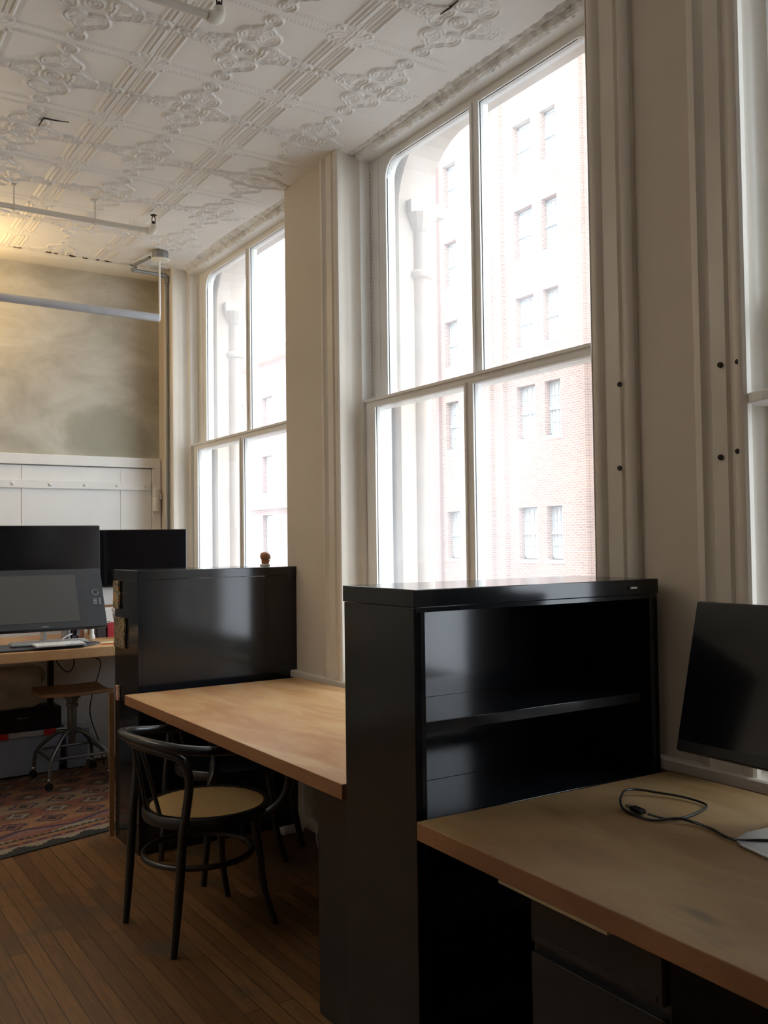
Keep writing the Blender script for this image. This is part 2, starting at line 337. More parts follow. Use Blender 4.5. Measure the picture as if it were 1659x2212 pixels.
# ------------------------------------------------------------------ pressed-tin ceiling (real relief)
def tin_height(X, Y):
    p = .584
    u = (X - 1.79 + p/2) % p - p/2; v = (Y - 3.52 + p/2) % p - p/2      # band seam at u=0, node at v=0
    au = np.abs(u); av = np.abs(v); h = np.zeros_like(X)
    g = lambda d, s: np.exp(-(d/s)**2)
    def ring(cu, cv, R, s=.0042, sx=1, sy=1): return g(np.sqrt(((u-cu)*sx)**2 + ((v-cv)*sy)**2) - R, s)
    gap = np.clip((av-.062)/.006, 0, 1) * np.clip((p/2-av-.03)/.006, 0, 1)
    for c in (.020, .038, .060): h = np.maximum(h, g(au-c, .0048)*gap*(1.0 if c > .03 else .8))
    h = np.maximum(h, .55*g(au-.029, .004)*gap*(.5+.5*np.sin(v*2*pi/.014)))
    seam = -.5*g(au, .003) + .6*g(au-.008, .0035)
    # beaded line along the other seams
    bead = .5*g(av-.022, .004)*(.6+.4*np.sin(u*2*pi/.016)) + .35*g(av-.034, .003) - .3*g(av, .0025)
    h = np.maximum(h, bead*np.clip((au-.075)/.01, 0, 1))
    # foliage at the nodes
    r = np.sqrt(u*u+v*v); th = np.arctan2(v, u)
    h = np.maximum(h, .75*np.clip(1-r/(.05+.05*np.abs(np.cos(2*th))), 0, 1)**.5*(.45+.55*np.abs(np.sin(6*th+r*90))))
    for su in (-1, 1):
        for sv in (-1, 1): h = np.maximum(h, .7*ring(su*.062, sv*.035, .013, .004))
    # ovals on the bands half way between nodes
    for su in (-1, 1):
        for sv in (-1, 1):
            h = np.maximum(h, ring(su*.045, sv*p/2, .028, .004, .8, 1.15)); h = np.maximum(h, .6*ring(su*.045, sv*p/2, .012, .004))
    # medallion centred in the cell; mu, mv measured from it
    mu = p/2-au; mv = p/2-av
    def mring(cu, cv, R, s=.0045): return g(np.sqrt((mu-cu)**2 + (mv-cv)**2) - R, s)
    def mdist(cu, cv): return np.sqrt((mu-cu)**2 + (mv-cv)**2)
    cover = np.zeros_like(h); inn = np.zeros_like(h)
    lobes = [(0, .135, .052), (.040, .112, .046), (.108, 0, .050), (.085, .032, .034), (.150, .012, .026)]
    out = np.full_like(h, 9.)
    for cu, cv, R in lobes: out = np.minimum(out, mdist(cu, cv)-R)
    h = np.maximum(h, g(out, .0048)); h = np.maximum(h, .8*g(out+.014, .004)*np.clip((np.sqrt(mu**2+mv**2)-.04)/.01, 0, 1)); h = np.maximum(h, .35*np.clip(-out/.03, 0, 1)*(.5+.5*np.sin(10*np.arctan2(mv-.06, mu-.05)+120*np.sqrt((mu-.05)**2+(mv-.06)**2))))
    ang = np.arctan2(mv-.128, mu)
    h = np.maximum(h, .65*np.clip(1-mdist(0, .128)/.042, 0, 1)*(.4+.6*np.abs(np.sin(3.5*ang)))*1.6)
    ang2 = np.arctan2(mv, mu-.115)
    h = np.maximum(h, .6*np.clip(1-mdist(.115, 0)/.03, 0, 1)*(.4+.6*np.abs(np.sin(4*ang2)))*1.6)
    h = np.maximum(h, .8*mring(0, 0, .020, .004)); h = np.maximum(h, .8*g(mdist(0, 0), .008)); h = np.maximum(h, .9*mring(0, 0, .034, .0042))
    # arms sweeping to the ovals
    arm = np.abs(mv - .022*np.sin((mu-.15)/.10*pi))
    am = np.clip((mu-.165)/.01, 0, 1)*np.clip((.262-mu)/.01, 0, 1)
    h = np.maximum(h, g(arm-.004, .004)*am); h = np.maximum(h, .8*g(arm-.016, .004)*am)
    # pairs of little rings either side of the seam
    for cv in (.055,):
        d = np.sqrt(mu**2 + (av-cv)**2)
        h = np.maximum(h, g(d-.033, .0045)); h = np.maximum(h, .75*g(d-.019, .004)); h = np.maximum(h, .6*g(d, .007))
    d = np.sqrt(mu**2 + (av-.102)**2); h = np.maximum(h, .8*g(d-.018, .004))
    return h*.0085 + seam*.004*np.ones_like(h)
def build_ceiling():
    x0, x1, y0, y1 = -.6, XW+.13, 1.6, YB; st = .0042
    nx = int((x1-x0)/st)+1; ny = int((y1-y0)/st)+1
    xs = np.linspace(x0, x1, nx); ys = np.linspace(y0, y1, ny)
    X, Y = np.meshgrid(xs, ys)
    rng = np.random.RandomState(3)
    sag = sum(.0016*np.sin(X*a+Y*b+c) for a, b, c in rng.uniform(-4, 4, (6, 3)))
    edge = np.clip((X-(XW-.05))/.1, 0, 1)
    Z = ZC - tin_height(X, Y)*(1-edge) + sag - edge*.004
    Z[0, :] = ZC; Z[:, 0] = ZC
    V = np.stack([X, Y, Z], -1).reshape(-1, 3)
    idx = np.arange(nx*ny).reshape(ny, nx)
    F = np.stack([idx[:-1, :-1], idx[1:, :-1], idx[1:, 1:], idx[:-1, 1:]], -1).reshape(-1, 4)
    # flat plates over the rest of the room, and a slab above
    extra_v = []; extra_f = []
    def bx(a, b, c, d, e, f):
        o = len(V) + len(extra_v)
        extra_v.extend([(a,c,e),(b,c,e),(b,d,e),(a,d,e),(a,c,f),(b,c,f),(b,d,f),(a,d,f)])
        extra_f.extend([(o,o+3,o+2,o+1),(o+4,o+5,o+6,o+7),(o,o+1,o+5,o+4),(o+1,o+2,o+6,o+5),(o+2,o+3,o+7,o+6),(o+3,o,o+4,o+7)])
    bx(XL, x0, YF, YB, ZC, ZC+.03); bx(x0, x1, YF, y0, ZC, ZC+.03); bx(XL-.2, XW+.25, YF-.2, YB+.2, ZC+.03, ZC+.15)
    V = np.vstack([V, np.array(extra_v)]); F = np.vstack([F, np.array(extra_f)])
    me = bpy.data.meshes.new('ceiling'); me.vertices.add(len(V)); me.vertices.foreach_set('co', V.ravel())
    me.loops.add(F.size); me.loops.foreach_set('vertex_index', F.ravel().astype(np.int32))
    me.polygons.add(len(F)); me.polygons.foreach_set('loop_start', np.arange(0, F.size, 4, dtype=np.int32)); me.polygons.foreach_set('loop_total', np.full(len(F), 4, dtype=np.int32))
    sm = np.ones(len(F), dtype=bool); sm[-len(extra_f):] = False; me.polygons.foreach_set('use_smooth', sm)
    me.update(); me.validate()
    o = bpy.data.objects.new('ceiling', me); COL.objects.link(o); me.materials.append(M['ceiling']); return struct(o)
CE = build_ceiling()
# a lifted flap corner and a rust slit in the tin
MB().tube([(.967,4.31,3.366), (.967,4.21,3.363), (1.02,4.203,3.362), (1.074,4.200,3.366)], [.002,.0045,.003,.002], 6).build('crack', M['crack'], CE)
MB().tube([(1.987,2.63,3.366), (1.989,2.58,3.364), (1.989,2.53,3.366)], [.002,.004,.002], 6).build('crack', M['crack'], CE)
# ragged dark joint where the tin meets the back beam
cr = MB(); x = .2
while x < 2.1:
    l = random.uniform(.015, .09)
    if random.random() < .75: cr.tube([(x, 6.158, ZC-.006), (x+l*.5, 6.156+random.uniform(-.004,.004), ZC-.008), (x+l, 6.158, ZC-.006)], [.002, random.uniform(.003,.006), .002], 6)
    x += l + random.uniform(.004, .05)
cr.build('crack', M['crack'], CE)
# beam / cornice along the back wall
pf = [(6.165, ZC+.02), (6.165, ZC-.012), (6.18, ZC-.024), (6.22, ZC-.030), (6.30, ZC-.030), (YB, ZC-.018), (YB, ZC+.02)]
struct(MB().prism(pf, XL, XW, lambda a, b, c: (c, a, b)).build('trim_1', M['cream'], smooth=True))

# ------------------------------------------------------------------ window casings, sills
CASE = [(0,0),(0,.018),(.008,.026),(.030,.028),(.040,.016),(.052,.012),(.060,.020),(.112,.022),(.120,.012),(.128,.012),(.140,.026),(.160,.030),(.170,.026),(.172,0)]
def casing(ye, sgn, zt=ZC, zb=.80):
    """casing on the pier face; ye = opening edge, profile runs away from the opening in direction sgn"""
    poly = [(ye + sgn*(.172-t), XW - p) for t, p in CASE]
    # rounded bead wrapping into the reveal
    poly = [(ye + sgn*(.172-t), XW+.001 - p) for t, p in CASE]
    return MB().prism(poly, zb, zt, lambda a, b, c: (b, a, c))
tn = [2]
def trim(o): o.name = 'trim_%d' % tn[0]; tn[0] += 1; return struct(o)
holes = {1: [(2.054,1.955),(2.061,1.687)], 2: [(1.676,1.954),(1.618,1.953),(1.682,1.69),(1.624,1.702)]}
for (a, b) in WIN:
    for ye, sg in ((a, -1), (b, 1)):
        if ye == 4.43: continue
        c = trim(casing(ye, sg).build('trim', M['trim'], smooth=True))
        hs = []
        if abs(ye-2.17) < .01: hs = holes[1]
        if abs(ye-1.60) < .01: hs = holes[2]
        for y, z in hs:
            depth = .026
            k = MB().lathe([(.0005,-.002),(.0075,-.0015),(.0085,.004)], (XW-.027, y, z), 10, 'x').build('screw_hole', M['crack'], c)
    # reveal lining with a soft cove
    for ye, sg in ((a, 1), (b, -1)):
        if ye == 4.43: continue
        pl = [(ye, XW-.028), (ye+sg*.008, XW-.022), (ye+sg*.010, XW-.006), (ye+sg*.002, XW+.006), (ye-sg*.008, XW+.022), (ye-sg*.014, XW+.042), (ye-sg*.013, XW+.062), (ye-sg*.006, XW+.080), (ye+sg*.006, XW+.092), (ye+sg*.018, XW+.098), (ye-sg*.03, XW+.100), (ye-sg*.03, XW+.0), (ye-sg*.01, XW-.01)]
        trim(MB().prism(pl, .80, ZC, lambda p, q, c: (q, p, c)).build('trim', M['trim'], smooth=True))
trim(MB().prism([(2.236,.764),(2.232,.768),(2.232,.796),(2.238,.801),(2.518,.803),(2.518,.764)], YF, YB, lambda p, q, c: (p, c, q)).build('trim', M['trim']))
# flaking plaster along each window head
for (a, b) in WIN[:3]:
    cb = MB(); n = 90; rr = random.Random(int(a*10))
    rows = []
    for i in range(n+1):
        y = a + (b-a)*i/n
        row = []
        for j, (xx, zz) in enumerate([(XW+.03, ZC+.002), (XW+.05, ZC-.006), (XW+.062, ZC-.016), (XW+.074, ZC-.010), (XW+.086, ZC-.030), (XW+.105, ZC-.036), (XW+.125, ZC+.01)]):
            k = .0035 if 0 < j < 6 else .001
            row.append((xx+rr.uniform(-k,k), y, zz+rr.uniform(-k,k)))
        rows.append(row)
    cb.add([p for r_ in rows for p in r_], [(i*7+j, i*7+j+1, (i+1)*7+j+1, (i+1)*7+j) for i in range(n) for j in range(6)])
    trim(cb.build('trim', M['crumble']))

# ------------------------------------------------------------------ windows
def ring_frame(mb, outer, inner, x0, x1):
    """outer/inner: closed loops of equal count in (y,z); makes a slab with a hole"""
    n = len(outer)
    vs = [(x0, y, z) for y, z in outer] + [(x0, y, z) for y, z in inner] + [(x1, y, z) for y, z in outer] + [(x1, y, z) for y, z in inner]
    fs = []
    for i in range(n):
        j = (i+1) % n
        fs += [(i, j, n+j, n+i), (2*n+i, 3*n+i, 3*n+j, 2*n+j), (n+i, n+j, 3*n+j, 3*n+i), (i, 2*n+i, 2*n+j, j)]
    mb.add(vs, fs)
def loop(y0, y1, z0, z1, r=(0,0,0,0), seg=6):
    """corner order: (y0,z0),(y1,z0),(y1,z1),(y0,z1), each rounded with r"""
    pts = []
    for (cy, cz, sy, sz, rad, a0) in ((y0,z0,1,1,r[0],pi), (y1,z0,-1,1,r[1],1.5*pi), (y1,z1,-1,-1,r[2],0), (y0,z1,1,-1,r[3],.5*pi)):
        for k in range(seg+1):
            a = a0 + .5*pi*k/seg; pts.append((cy+sy*rad + rad*cos(a), cz+sz*rad + rad*sin(a)))
    return pts
def window(idx, a, b):
    root = struct(empty('window_%d' % idx, (2.42, (a+b)/2, .80)))
    c = (a+b)/2
    fr = MB()                                                       # fixed frame: jambs, parting beads, head
    for ye, s in ((a, 1), (b, -1)):
        y0, y1 = sorted((ye, ye+s*.078)); fr.box(2.436, 2.50, y0, y1, .80, ZC-.02)
        y0, y1 = sorted((ye, ye+s*.016)); fr.box(2.366, 2.436, y0, y1, .80, ZC-.02)
        y0, y1 = sorted((ye, ye+s*.028)); fr.box(2.4305, 2.4375, y0, y1, 2.15, 3.34)
    fr.box(2.365, 2.50, a, b, ZC-.035, ZC-.01)
    fr.box(2.385, 2.50, a, b, .80, .815)
    fr.build('frame', M['white_trim'], root, bevel=.003)
    up = MB(); g0, g1 = a+.150, b-.150; z0, z1 = 2.155, 3.300         # upper sash, two lights with rounded outer corners
    for y0, y1, rr in ((g0, c-.030, (0,0,0,.085)), (c+.030, g1, (0,0,.085,0))):
        oy0, oy1 = (a+.066, c) if y0 == g0 else (c, b-.066)
        ring_frame(up, loop(oy0, oy1, z0-.045, 3.345), loop(y0, y1, z0, z1, rr), 2.44, 2.485)
        ring_frame(up, loop(y0-.014, y1+.014, z0-.01, z1+.012, tuple(v+.004 if v else 0 for v in rr)), loop(y0, y1, z0, z1, rr), 2.432, 2.445)
    us = up.build('upper_sash', M['white_trim'], root)
    for y0, y1 in ((g0, c-.030), (c+.030, g1)): MB().box(2.460, 2.464, y0-.004, y1+.004, z0-.004, z1+.004).build('pane', M['glass'], us)
    lo = MB(); h0, h1 = a+.112, b-.112
    for y0, y1 in ((h0, c-.030), (c+.030, h1)):
        oy0, oy1 = (a+.018, c) if y0 == h0 else (c, b-.018)
        ring_frame(lo, loop(oy0, oy1, .815, 2.148, seg=1), loop(y0, y1, .895, 2.108, seg=1), 2.388, 2.430)
        ring_frame(lo, loop(y0-.012, y1+.012, .883, 2.12, seg=1), loop(y0, y1, .895, 2.108, seg=1), 2.380, 2.392)
    lo.box(2.380, 2.430, a+.018, b-.018, 2.140, 2.152)
    ls = lo.build('lower_sash', M['white_trim'], root)
    for y0, y1 in ((h0, c-.030), (c+.030, h1)): MB().box(2.407, 2.411, y0-.004, y1+.004, .891, 2.112).build('pane', M['glass'], ls)
    ch = MB()
    for k in range(60):                                             # sash chains in the jamb
        z = 2.18 + k*.0185; ch.box(2.424, 2.430, b-.020, b-.016, z, z+.012)
    ch.build('sash_chain', M['pipe'], root)
    return root
for i, (a, b) in enumerate(WIN): window(i+1, a, b)
# grey ledge board across the third window
trim(MB().prism([(2.225,1.44),(2.225,1.53),(2.262,1.622),(2.36,1.622),(2.36,-.08),(2.225,-.08)], 1.832, 1.862, None).build('trim', M['white_trim'], bevel=.004))

trim(MB().box(2.375, 2.385, -.08, 1.02, .80, 1.832).build('trim', M['white_trim'], bevel=.002))   # unseen board added at the third window to darken the foreground desk

# ------------------------------------------------------------------ stone surround outside each window
def arch(a, b):
    oy = [(a-.30, -.2)] ; 
    c = (a+b)/2; ye0, ye1 = a+.13, b-.13; zt = 3.42; rr = .33
    inner = [(ye1, .70)] + [(ye1, 3.09)]
    for k in range(1, 9):
        t = .5*pi*k/8; inner.append((ye1-rr+rr*cos(t), 3.09+(zt-3.09)*sin(t)))
    inner += [(ye0+rr-rr*sin(.5*pi*k/8)*1.0, 3.09+(zt-3.09)*cos(.5*pi*k/8)) for k in range(0, 9)][0:]
    inner.append((ye0, .70))
    n = len(inner); outer = []
    for (y, z) in inner:
        if z < 3.05: outer.append((b+.30 if y > c else a-.30, z))
        else:
            t = (y-ye0)/(ye1-ye0); outer.append((a-.30 + (b-a+.60)*t, 4.3))
    mb = MB()
    vs = [(x, y, z) for x in (2.52, 2.70) for (y, z) in inner] + [(x, y, z) for x in (2.52, 2.70) for (y, z) in outer]
    fs = []
    for i in range(n-1):
        fs += [(i, i+1, n+i+1, n+i), (n+i, n+i+1, 3*n+i+1, 3*n+i), (i, 2*n+i, 2*n+i+1, i+1)]
    mb.add(vs, fs); return mb
st_root = tag(empty('stone_surround', (2.6, 2.3, .7)), 'weathered cream stone arches and columns outside the tall windows', 'stonework')
for (a, b) in WIN:
    arch(a, b).build('arch', M['stone'], st_root, smooth=False)
    for ye, s in ((b-.13, -1), (a+.13, 1)):                          # engaged columns with capital and necking ring
        yc = ye + s*.035*-1
        col = MB().lathe([(.062,.70),(.062,.80),(.052,.84),(.050,2.99),(.055,3.0)], (2.655, yc+s*.02, 0), 20)
        col.build('column', M['stone'], st_root, smooth=True)
        MB().lathe([(.055,2.755),(.068,2.765),(.068,2.785),(.055,2.80)], (2.655, yc+s*.02, 0), 20).build('necking_ring', M['stone'], st_root, smooth=True)
        MB().box(2.57, 2.78, yc-.07, yc+.075, 3.075, 3.14).lathe([(.05,2.985),(.06,3.0),(.085,3.06),(.09,3.08)], (2.655, yc+s*.02, 0), 16).build('capital', M['stone'], st_root, bevel=.004)
    MB().box(2.521, 2.98, a-.2, b+.2, .66, .755).build('sill', M['stone'], st_root)
# ------------------------------------------------------------------ buildings across the street
struct(MB().box(2.8, 60, -50, 110, -9.3, -9).build('ground', M['street']))
def facade_window(name, parent, x, y0, y1, z0, z1, cols=4, rows=4, mat_=None):
    f = MB(); d = .06
    f.box(x-.12, x+.05, y0-.10, y1+.10, z0-.16, z0-.02)                # stone sill
    f.box(x+.14, x+.24, y0, y0+d, z0, z1).box(x+.14, x+.24, y1-d, y1, z0, z1).box(x+.14, x+.24, y0, y1, z1-d, z1).box(x+.14, x+.24, y0, y1, z0, z0+d)
    zm = (z0+z1)/2; f.box(x+.10, x+.24, y0, y1, zm-.05, zm+.05)
    for k in range(1, cols): yy = y0+(y1-y0)*k/cols; f.box(x+.17, x+.23, yy-.015, yy+.015, z0, z1)
    for k in range(1, rows):
        if k*2 != rows: zz = z0+(z1-z0)*k/rows; f.box(x+.17, x+.23, y0, y1, zz-.015, zz+.015)
    o = f.build(name, M['ffr'], parent)
    MB().box(x+.20, x+.22, y0+.02, y1-.02, z0+.02, z1-.02).build('pane', M['sky_pane'], o)
    return o
def wall_with_holes(mb, x0, x1, y0, y1, z0, z1, ycols, zrows):
    """brick slab with rectangular openings at every (ycol, zrow)"""
    ys = [y0]; 
    for a, b in ycols: ys += [a, b]
    ys.append(y1)
    for i in range(0, len(ys)-1, 2): mb.box(x0, x1, ys[i], ys[i+1], z0, z1)
    for a, b in ycols:
        zs = [z0]
        for c, d in zrows: zs += [c, d]
        zs.append(z1)
        for i in range(0, len(zs)-1, 2): mb.box(x0, x1, a, b, zs[i], zs[i+1])
FX = 22.0
br = tag(empty('brick_building', (FX+6, 24, -9)), 'tall red brick building with paired white windows seen through the middle window', 'building')
ycols = [(16.6,17.5),(18.0,18.9),(22.76,23.52),(24.0,24.95),(28.35,29.15),(31.2,32.1)]
zrows = [(-3.2,-.9),(.80,2.62),(5.05,6.92),(8.3,10.1),(11.45,13.25),(14.6,16.35),(17.9,19.6),(21.1,22.8)]
bw = MB(); wall_with_holes(bw, FX, FX+.5, 8, 34, -9, 27, ycols, zrows)
bw.box(FX+.5, FX+14, 8, 34, -9, 27)
bw.build('wall', M['brick'], br)
for a, b in ycols:
    for c, d in zrows: facade_window('window', br, FX+.1, a+.01, b-.01, c+.02, d-.02)
for y, wd in ((29.45,.16),(30.55,.12),(25.55,.09),(26.3,.07),(21.5,.07)):  # brown downpipes; the thin brick strips stand in for pilaster shadow lines
    MB().box(FX-.14, FX-.002, y, y+wd, -8.9, 26.8).build('pipe_and_pilaster_strip', M['pipe_and_pilaster_strip'] if wd > .1 else M['brick'], br)
MB().box(FX-.5, FX+14.2, 7.8, 34.2, 27, 27.8).build('cornice', M['stone'], br)
b2 = tag(empty('far_brick_building', (FX+6, 50, -9)), 'lower pinkish brick building glimpsed through the farthest window', 'building')
yc2 = [(38.5,39.5),(41.0,42.2),(44.6,45.8),(48.2,49.4),(52,53.2)]; zr2 = [(-3,-1),(1.0,3.0),(4.2,6.2),(7.4,9.4)]
bw = MB(); wall_with_holes(bw, FX, FX+.5, 36, 60, -9, 11.2, yc2, zr2); bw.box(FX+.5, FX+12, 36, 60, -9, 11.2); bw.build('wall', M['brick_far'], b2)
for a, b in yc2:
    for c, d in zr2: facade_window('window', b2, FX+.1, a+.01, b-.01, c+.02, d-.02, 2, 4)
MB().box(FX-.4, FX+12.1, 35.9, 60.1, 3.3, 3.6).box(FX-.5, FX+12.1, 35.9, 60.1, 11.2, 11.7).build('cornice', M['stone'], b2)

# ------------------------------------------------------------------ desks
def q2(o, dx, dy, a): return (o[0]+cos(a)*dx-sin(a)*dy, o[1]+sin(a)*dx+cos(a)*dy)
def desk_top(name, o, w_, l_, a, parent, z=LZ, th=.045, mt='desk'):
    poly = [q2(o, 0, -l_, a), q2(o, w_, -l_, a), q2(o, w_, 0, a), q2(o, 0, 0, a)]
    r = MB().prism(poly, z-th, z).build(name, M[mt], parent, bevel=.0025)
    r.data.materials.append(M['shaded_desk_edge'])
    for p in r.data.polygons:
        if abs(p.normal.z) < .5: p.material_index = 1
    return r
d1 = tag(empty('desk', (1.75, 3.25, 0)), 'pale plywood desk between the two black bookcases, under the middle window', 'desk')
desk_top('desk_top', (1.321, 4.213), .897, 1.935, .0056, d1)
MB().tube([(2.04,3.98,.735), (2.055,4.0,.34), (2.075,4.0,.18), (2.118,4.005,.004)], [.016,.017,.017,.014], 10).build('leg', M['black_wood'], d1, smooth=True)
MB().box(2.14, 2.19, 2.7, 2.75, 0, .734).build('leg', M['black_steel'], d1)
d2 = tag(empty('desk', (1.75, 1.0, 0)), 'worn plywood desk in the foreground with a black cable lying on it', 'desk')
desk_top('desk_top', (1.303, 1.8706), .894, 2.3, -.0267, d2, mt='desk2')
MB().prism([(1.299,1.56),(1.291,1.24),(1.315,1.235),(1.323,1.555)], .725, .7335).build('batten', M['lath'], d2)
for yy in (-.3,): MB().box(1.30, 1.35, yy, yy+.05, 0, .734).box(2.05, 2.10, yy, yy+.05, 0, .734).build('leg', M['black_steel'], d2)

# ------------------------------------------------------------------ bookcases
def bookcase(o, a, wd, dp, H, back_near, shelves, emblem):
    """o = near left corner; width along +x, depth along +y; back_near: closed back faces the camera"""
    root = empty('bookcase', (*q2(o, wd/2, dp/2, a), 0)); mt = M['black_steel']
    def P(x0, x1, y0, y1, z0, z1, mb=None):
        mb = mb or MB(); mb.prism([q2(o, x0, y0, a), q2(o, x1, y0, a), q2(o, x1, y1, a), q2(o, x0, y1, a)], z0, z1); return mb
    th = .02; t = P(-.003, wd+.003, -.003, dp+.003, H-.045, H)
    t.build('top', mt, root, bevel=.002)
    if back_near:
        P(th, wd-th, .0005, .010, .0, H-.0455).build('back_panel', mt, root, bevel=.001)
        sides = [(0, th), (wd-th, wd)]
    else:
        P(th, wd-th, dp-.012, dp-.004, .0, H-.047).build('back_panel', mt, root, bevel=.001)
        P(.004, wd-.004, -.001, .006, H-.058, H-.046).build('fascia', mt, root)
    for x0, x1 in ((0, th), (wd-th, wd)):
        mb = P(x0, x1, 0, dp, 0, H-.046)
        fx0, fx1 = (x0, x0+.032) if x0 == 0 else (x1-.032, x1)
        P(fx0, fx1, (dp-.006 if back_near else 0), (dp if back_near else .006), 0, H-.047, mb)
        mb.build('side_panel', mt, root, bevel=.0015)
    for z in shelves:
        y0, y1 = (.02, dp-.03) if back_near else (.028, dp-.014)
        mb = P(th+.001, wd-th-.001, y0, y1, z-.004, z)
        yl = y1 if back_near else y0
        P(th+.001, wd-th-.001, yl-.004, yl+.004, z-.028, z, mb); mb.build('shelf', mt, root, bevel=.001)
    P(th, wd-th, .015 if not back_near else .02, dp-.02, .0, .06).build('plinth', mt, root)
    if emblem:
        c = q2(o, wd-.105, -.006, a)
        pl = MB().box(c[0]-.022, c[0]+.016, c[1]-.0015, c[1]+.002, 1.312, 1.320).build('emblem_plate', M['black_plastic'], root)
        lt = MB()
        for k in range(5): lt.box(c[0]-.015+k*.0052, c[0]-.0115+k*.0052, c[1]-.0025, c[1]-.001, 1.3135, 1.3185)
        lt.build('lettering', M['paper'], pl)
    return root
bc1 = tag(bookcase((1.4233, 4.3278), .0068, .872, .357, 1.34, True, [1.0, .70, .40], False), 'black steel bookcase seen from its closed back, beyond the pale desk', 'bookcase')
bc2 = tag(bookcase((1.3321, 1.9093), -.0082, .89, .350, 1.34, False, [1.0, .755, .50, .26], True), 'empty black steel bookcase with open shelves facing the foreground desk', 'bookcase')
# low cabinet behind bookcase 2, pedestal under foreground desk
cb = tag(empty('low_cabinet', (1.7, 2.42, 0)), 'low dark metal cabinet under the pale desk, against the open bookcase', 'cabinet')
MB().box(1.412, 2.02, 2.285, 2.565, .004, .728).build('body', M['black_steel'], cb, bevel=.002)
pd = tag(empty('file_pedestal', (1.66, 1.345, 0)), 'dark metal drawer pedestal under the foreground desk', 'drawer unit')
MB().box(1.375, 1.93, 1.165, 1.535, .004, .717).build('body', M['black_steel'], pd, bevel=.002)
for z0, z1 in ((.60,.712), (.33,.578), (.05,.315)):
    dr = MB().box(1.360, 1.376, 1.172, 1.528, z0, z1).build('drawer', M['black_steel'], pd, bevel=.002)
    MB().box(1.3585, 1.3605, 1.185, 1.515, z0+.003, z0+.016).build('handle', M['black_plastic'], dr)

# ------------------------------------------------------------------ bentwood chairs
def chair():
    root = empty('bentwood_chair'); bw_ = M['black_wood']
    MB().lathe([(.216,.420),(.243,.423),(.247,.432),(.247,.456),(.241,.464),(.224,.466),(.217,.462),(.216,.42)], (.03,0,0), 56).build('seat_frame', bw_, root, smooth=True, fix=False)
    MB().lathe([(.0005,.4600),(.10,.4605),(.220,.4625),(.220,.459),(.10,.457),(.0005,.4565)], (.03,0,0), 56).build('cane_seat', M['cane'], root, fix=False)
    # back hoop = both rear legs in one bent rod: two legs and the hoop
    for s in (-1, 1):
        pts = catmull([(-.215,s*.205,0), (-.197,s*.208,.2), (-.180,s*.212,.44)], 5)
        MB().tube(pts, [.0125+.004*min(1, i/6) for i in range(len(pts))], 12).build('leg', bw_, root, smooth=True)
    hoop = [(-.180,-.212,.435), (-.168,-.218,.52), (-.160,-.222,.60), (-.166,-.218,.655), (-.185,-.200,.693), (-.225,-.130,.712), (-.252,-.05,.719), (-.256,0,.720)]
    hoop = hoop + [(x, -y, z) for x, y, z in hoop[-2::-1]]
    MB().tube(catmull(hoop, 5), .0160, 12).build('back_hoop', bw_, root, smooth=True)
    # rail + arms, dropping to the seat ring in front
    arm = [(.165,-.226,.445), (.205,-.262,.49), (.222,-.285,.56), (.205,-.292,.635), (.15,-.285,.692), (.05,-.268,.705), (-.08,-.255,.715), (-.175,-.230,.728), (-.238,-.170,.741), (-.272,-.09,.749), (-.281,0,.750)]
    arm = arm + [(x, -y, z) for x, y, z in arm[-2::-1]]
    ap = catmull(arm, 5); MB().tube(ap, [.0145+.0035*min(1, abs(i-0)/20, (len(ap)-1-i)/20) for i in range(len(ap))], 12).build('arm_rail', bw_, root, smooth=True)
    inn = [(-.256,-.035,.712), (-.228,-.045,.60), (-.195,-.060,.46)]
    for s in (-1, 1): MB().tube(catmull([(x, s*y, z) for x, y, z in inn], 4), .0085, 8).build('back_spindle', bw_, root, smooth=True)
    for s in (-1, 1):
        pts = catmull([(.155,s*.135,.425), (.172,s*.150,.28), (.185,s*.160,.14), (.222,s*.185,0)], 5)
        MB().tube(pts, [.0175-.005*i/(len(pts)-1) for i in range(len(pts))], 12).build('leg', bw_, root, smooth=True)
    MB().tube([(-.01+.205*cos(t), .212*sin(t), .285) for t in [2*pi*k/48 for k in range(48)]], .0115, 10, closed=True).build('stretcher_ring', bw_, root, smooth=True)
    k = MB()
    for a_ in (-75, -20, 40): k.lathe([(.001,0),(.006,.0005),(.004,.004),(.001,.005)], (.232*cos(radians(a_)), .232*sin(radians(a_)), .44), 8, 'y')
    return root
ch = chair(); ch.location = (1.368, 3.425, 0); ch.rotation_euler = (0, 0, radians(6))
tag(ch, 'black bentwood armchair with cane seat tucked under the pale desk, nearest the camera', 'chair', 'bentwood chairs at the pale desk')
c2 = copy_tree(ch); c2.location = (1.72, 4.02, 0); c2.rotation_euler = (0, 0, radians(6))
for o_ in c2.children:
    if o_.name.startswith('cane_seat'): o_.data = o_.data.copy(); o_.data.materials[0] = M['black_wood']; o_.name = 'blackened_seat'  # cane swapped for black so the seat sinks into the shade
tag(c2, 'second bentwood chair with its seat blackened in place of shade, almost hidden behind the nearer one', 'chair', 'bentwood chairs at the pale desk')

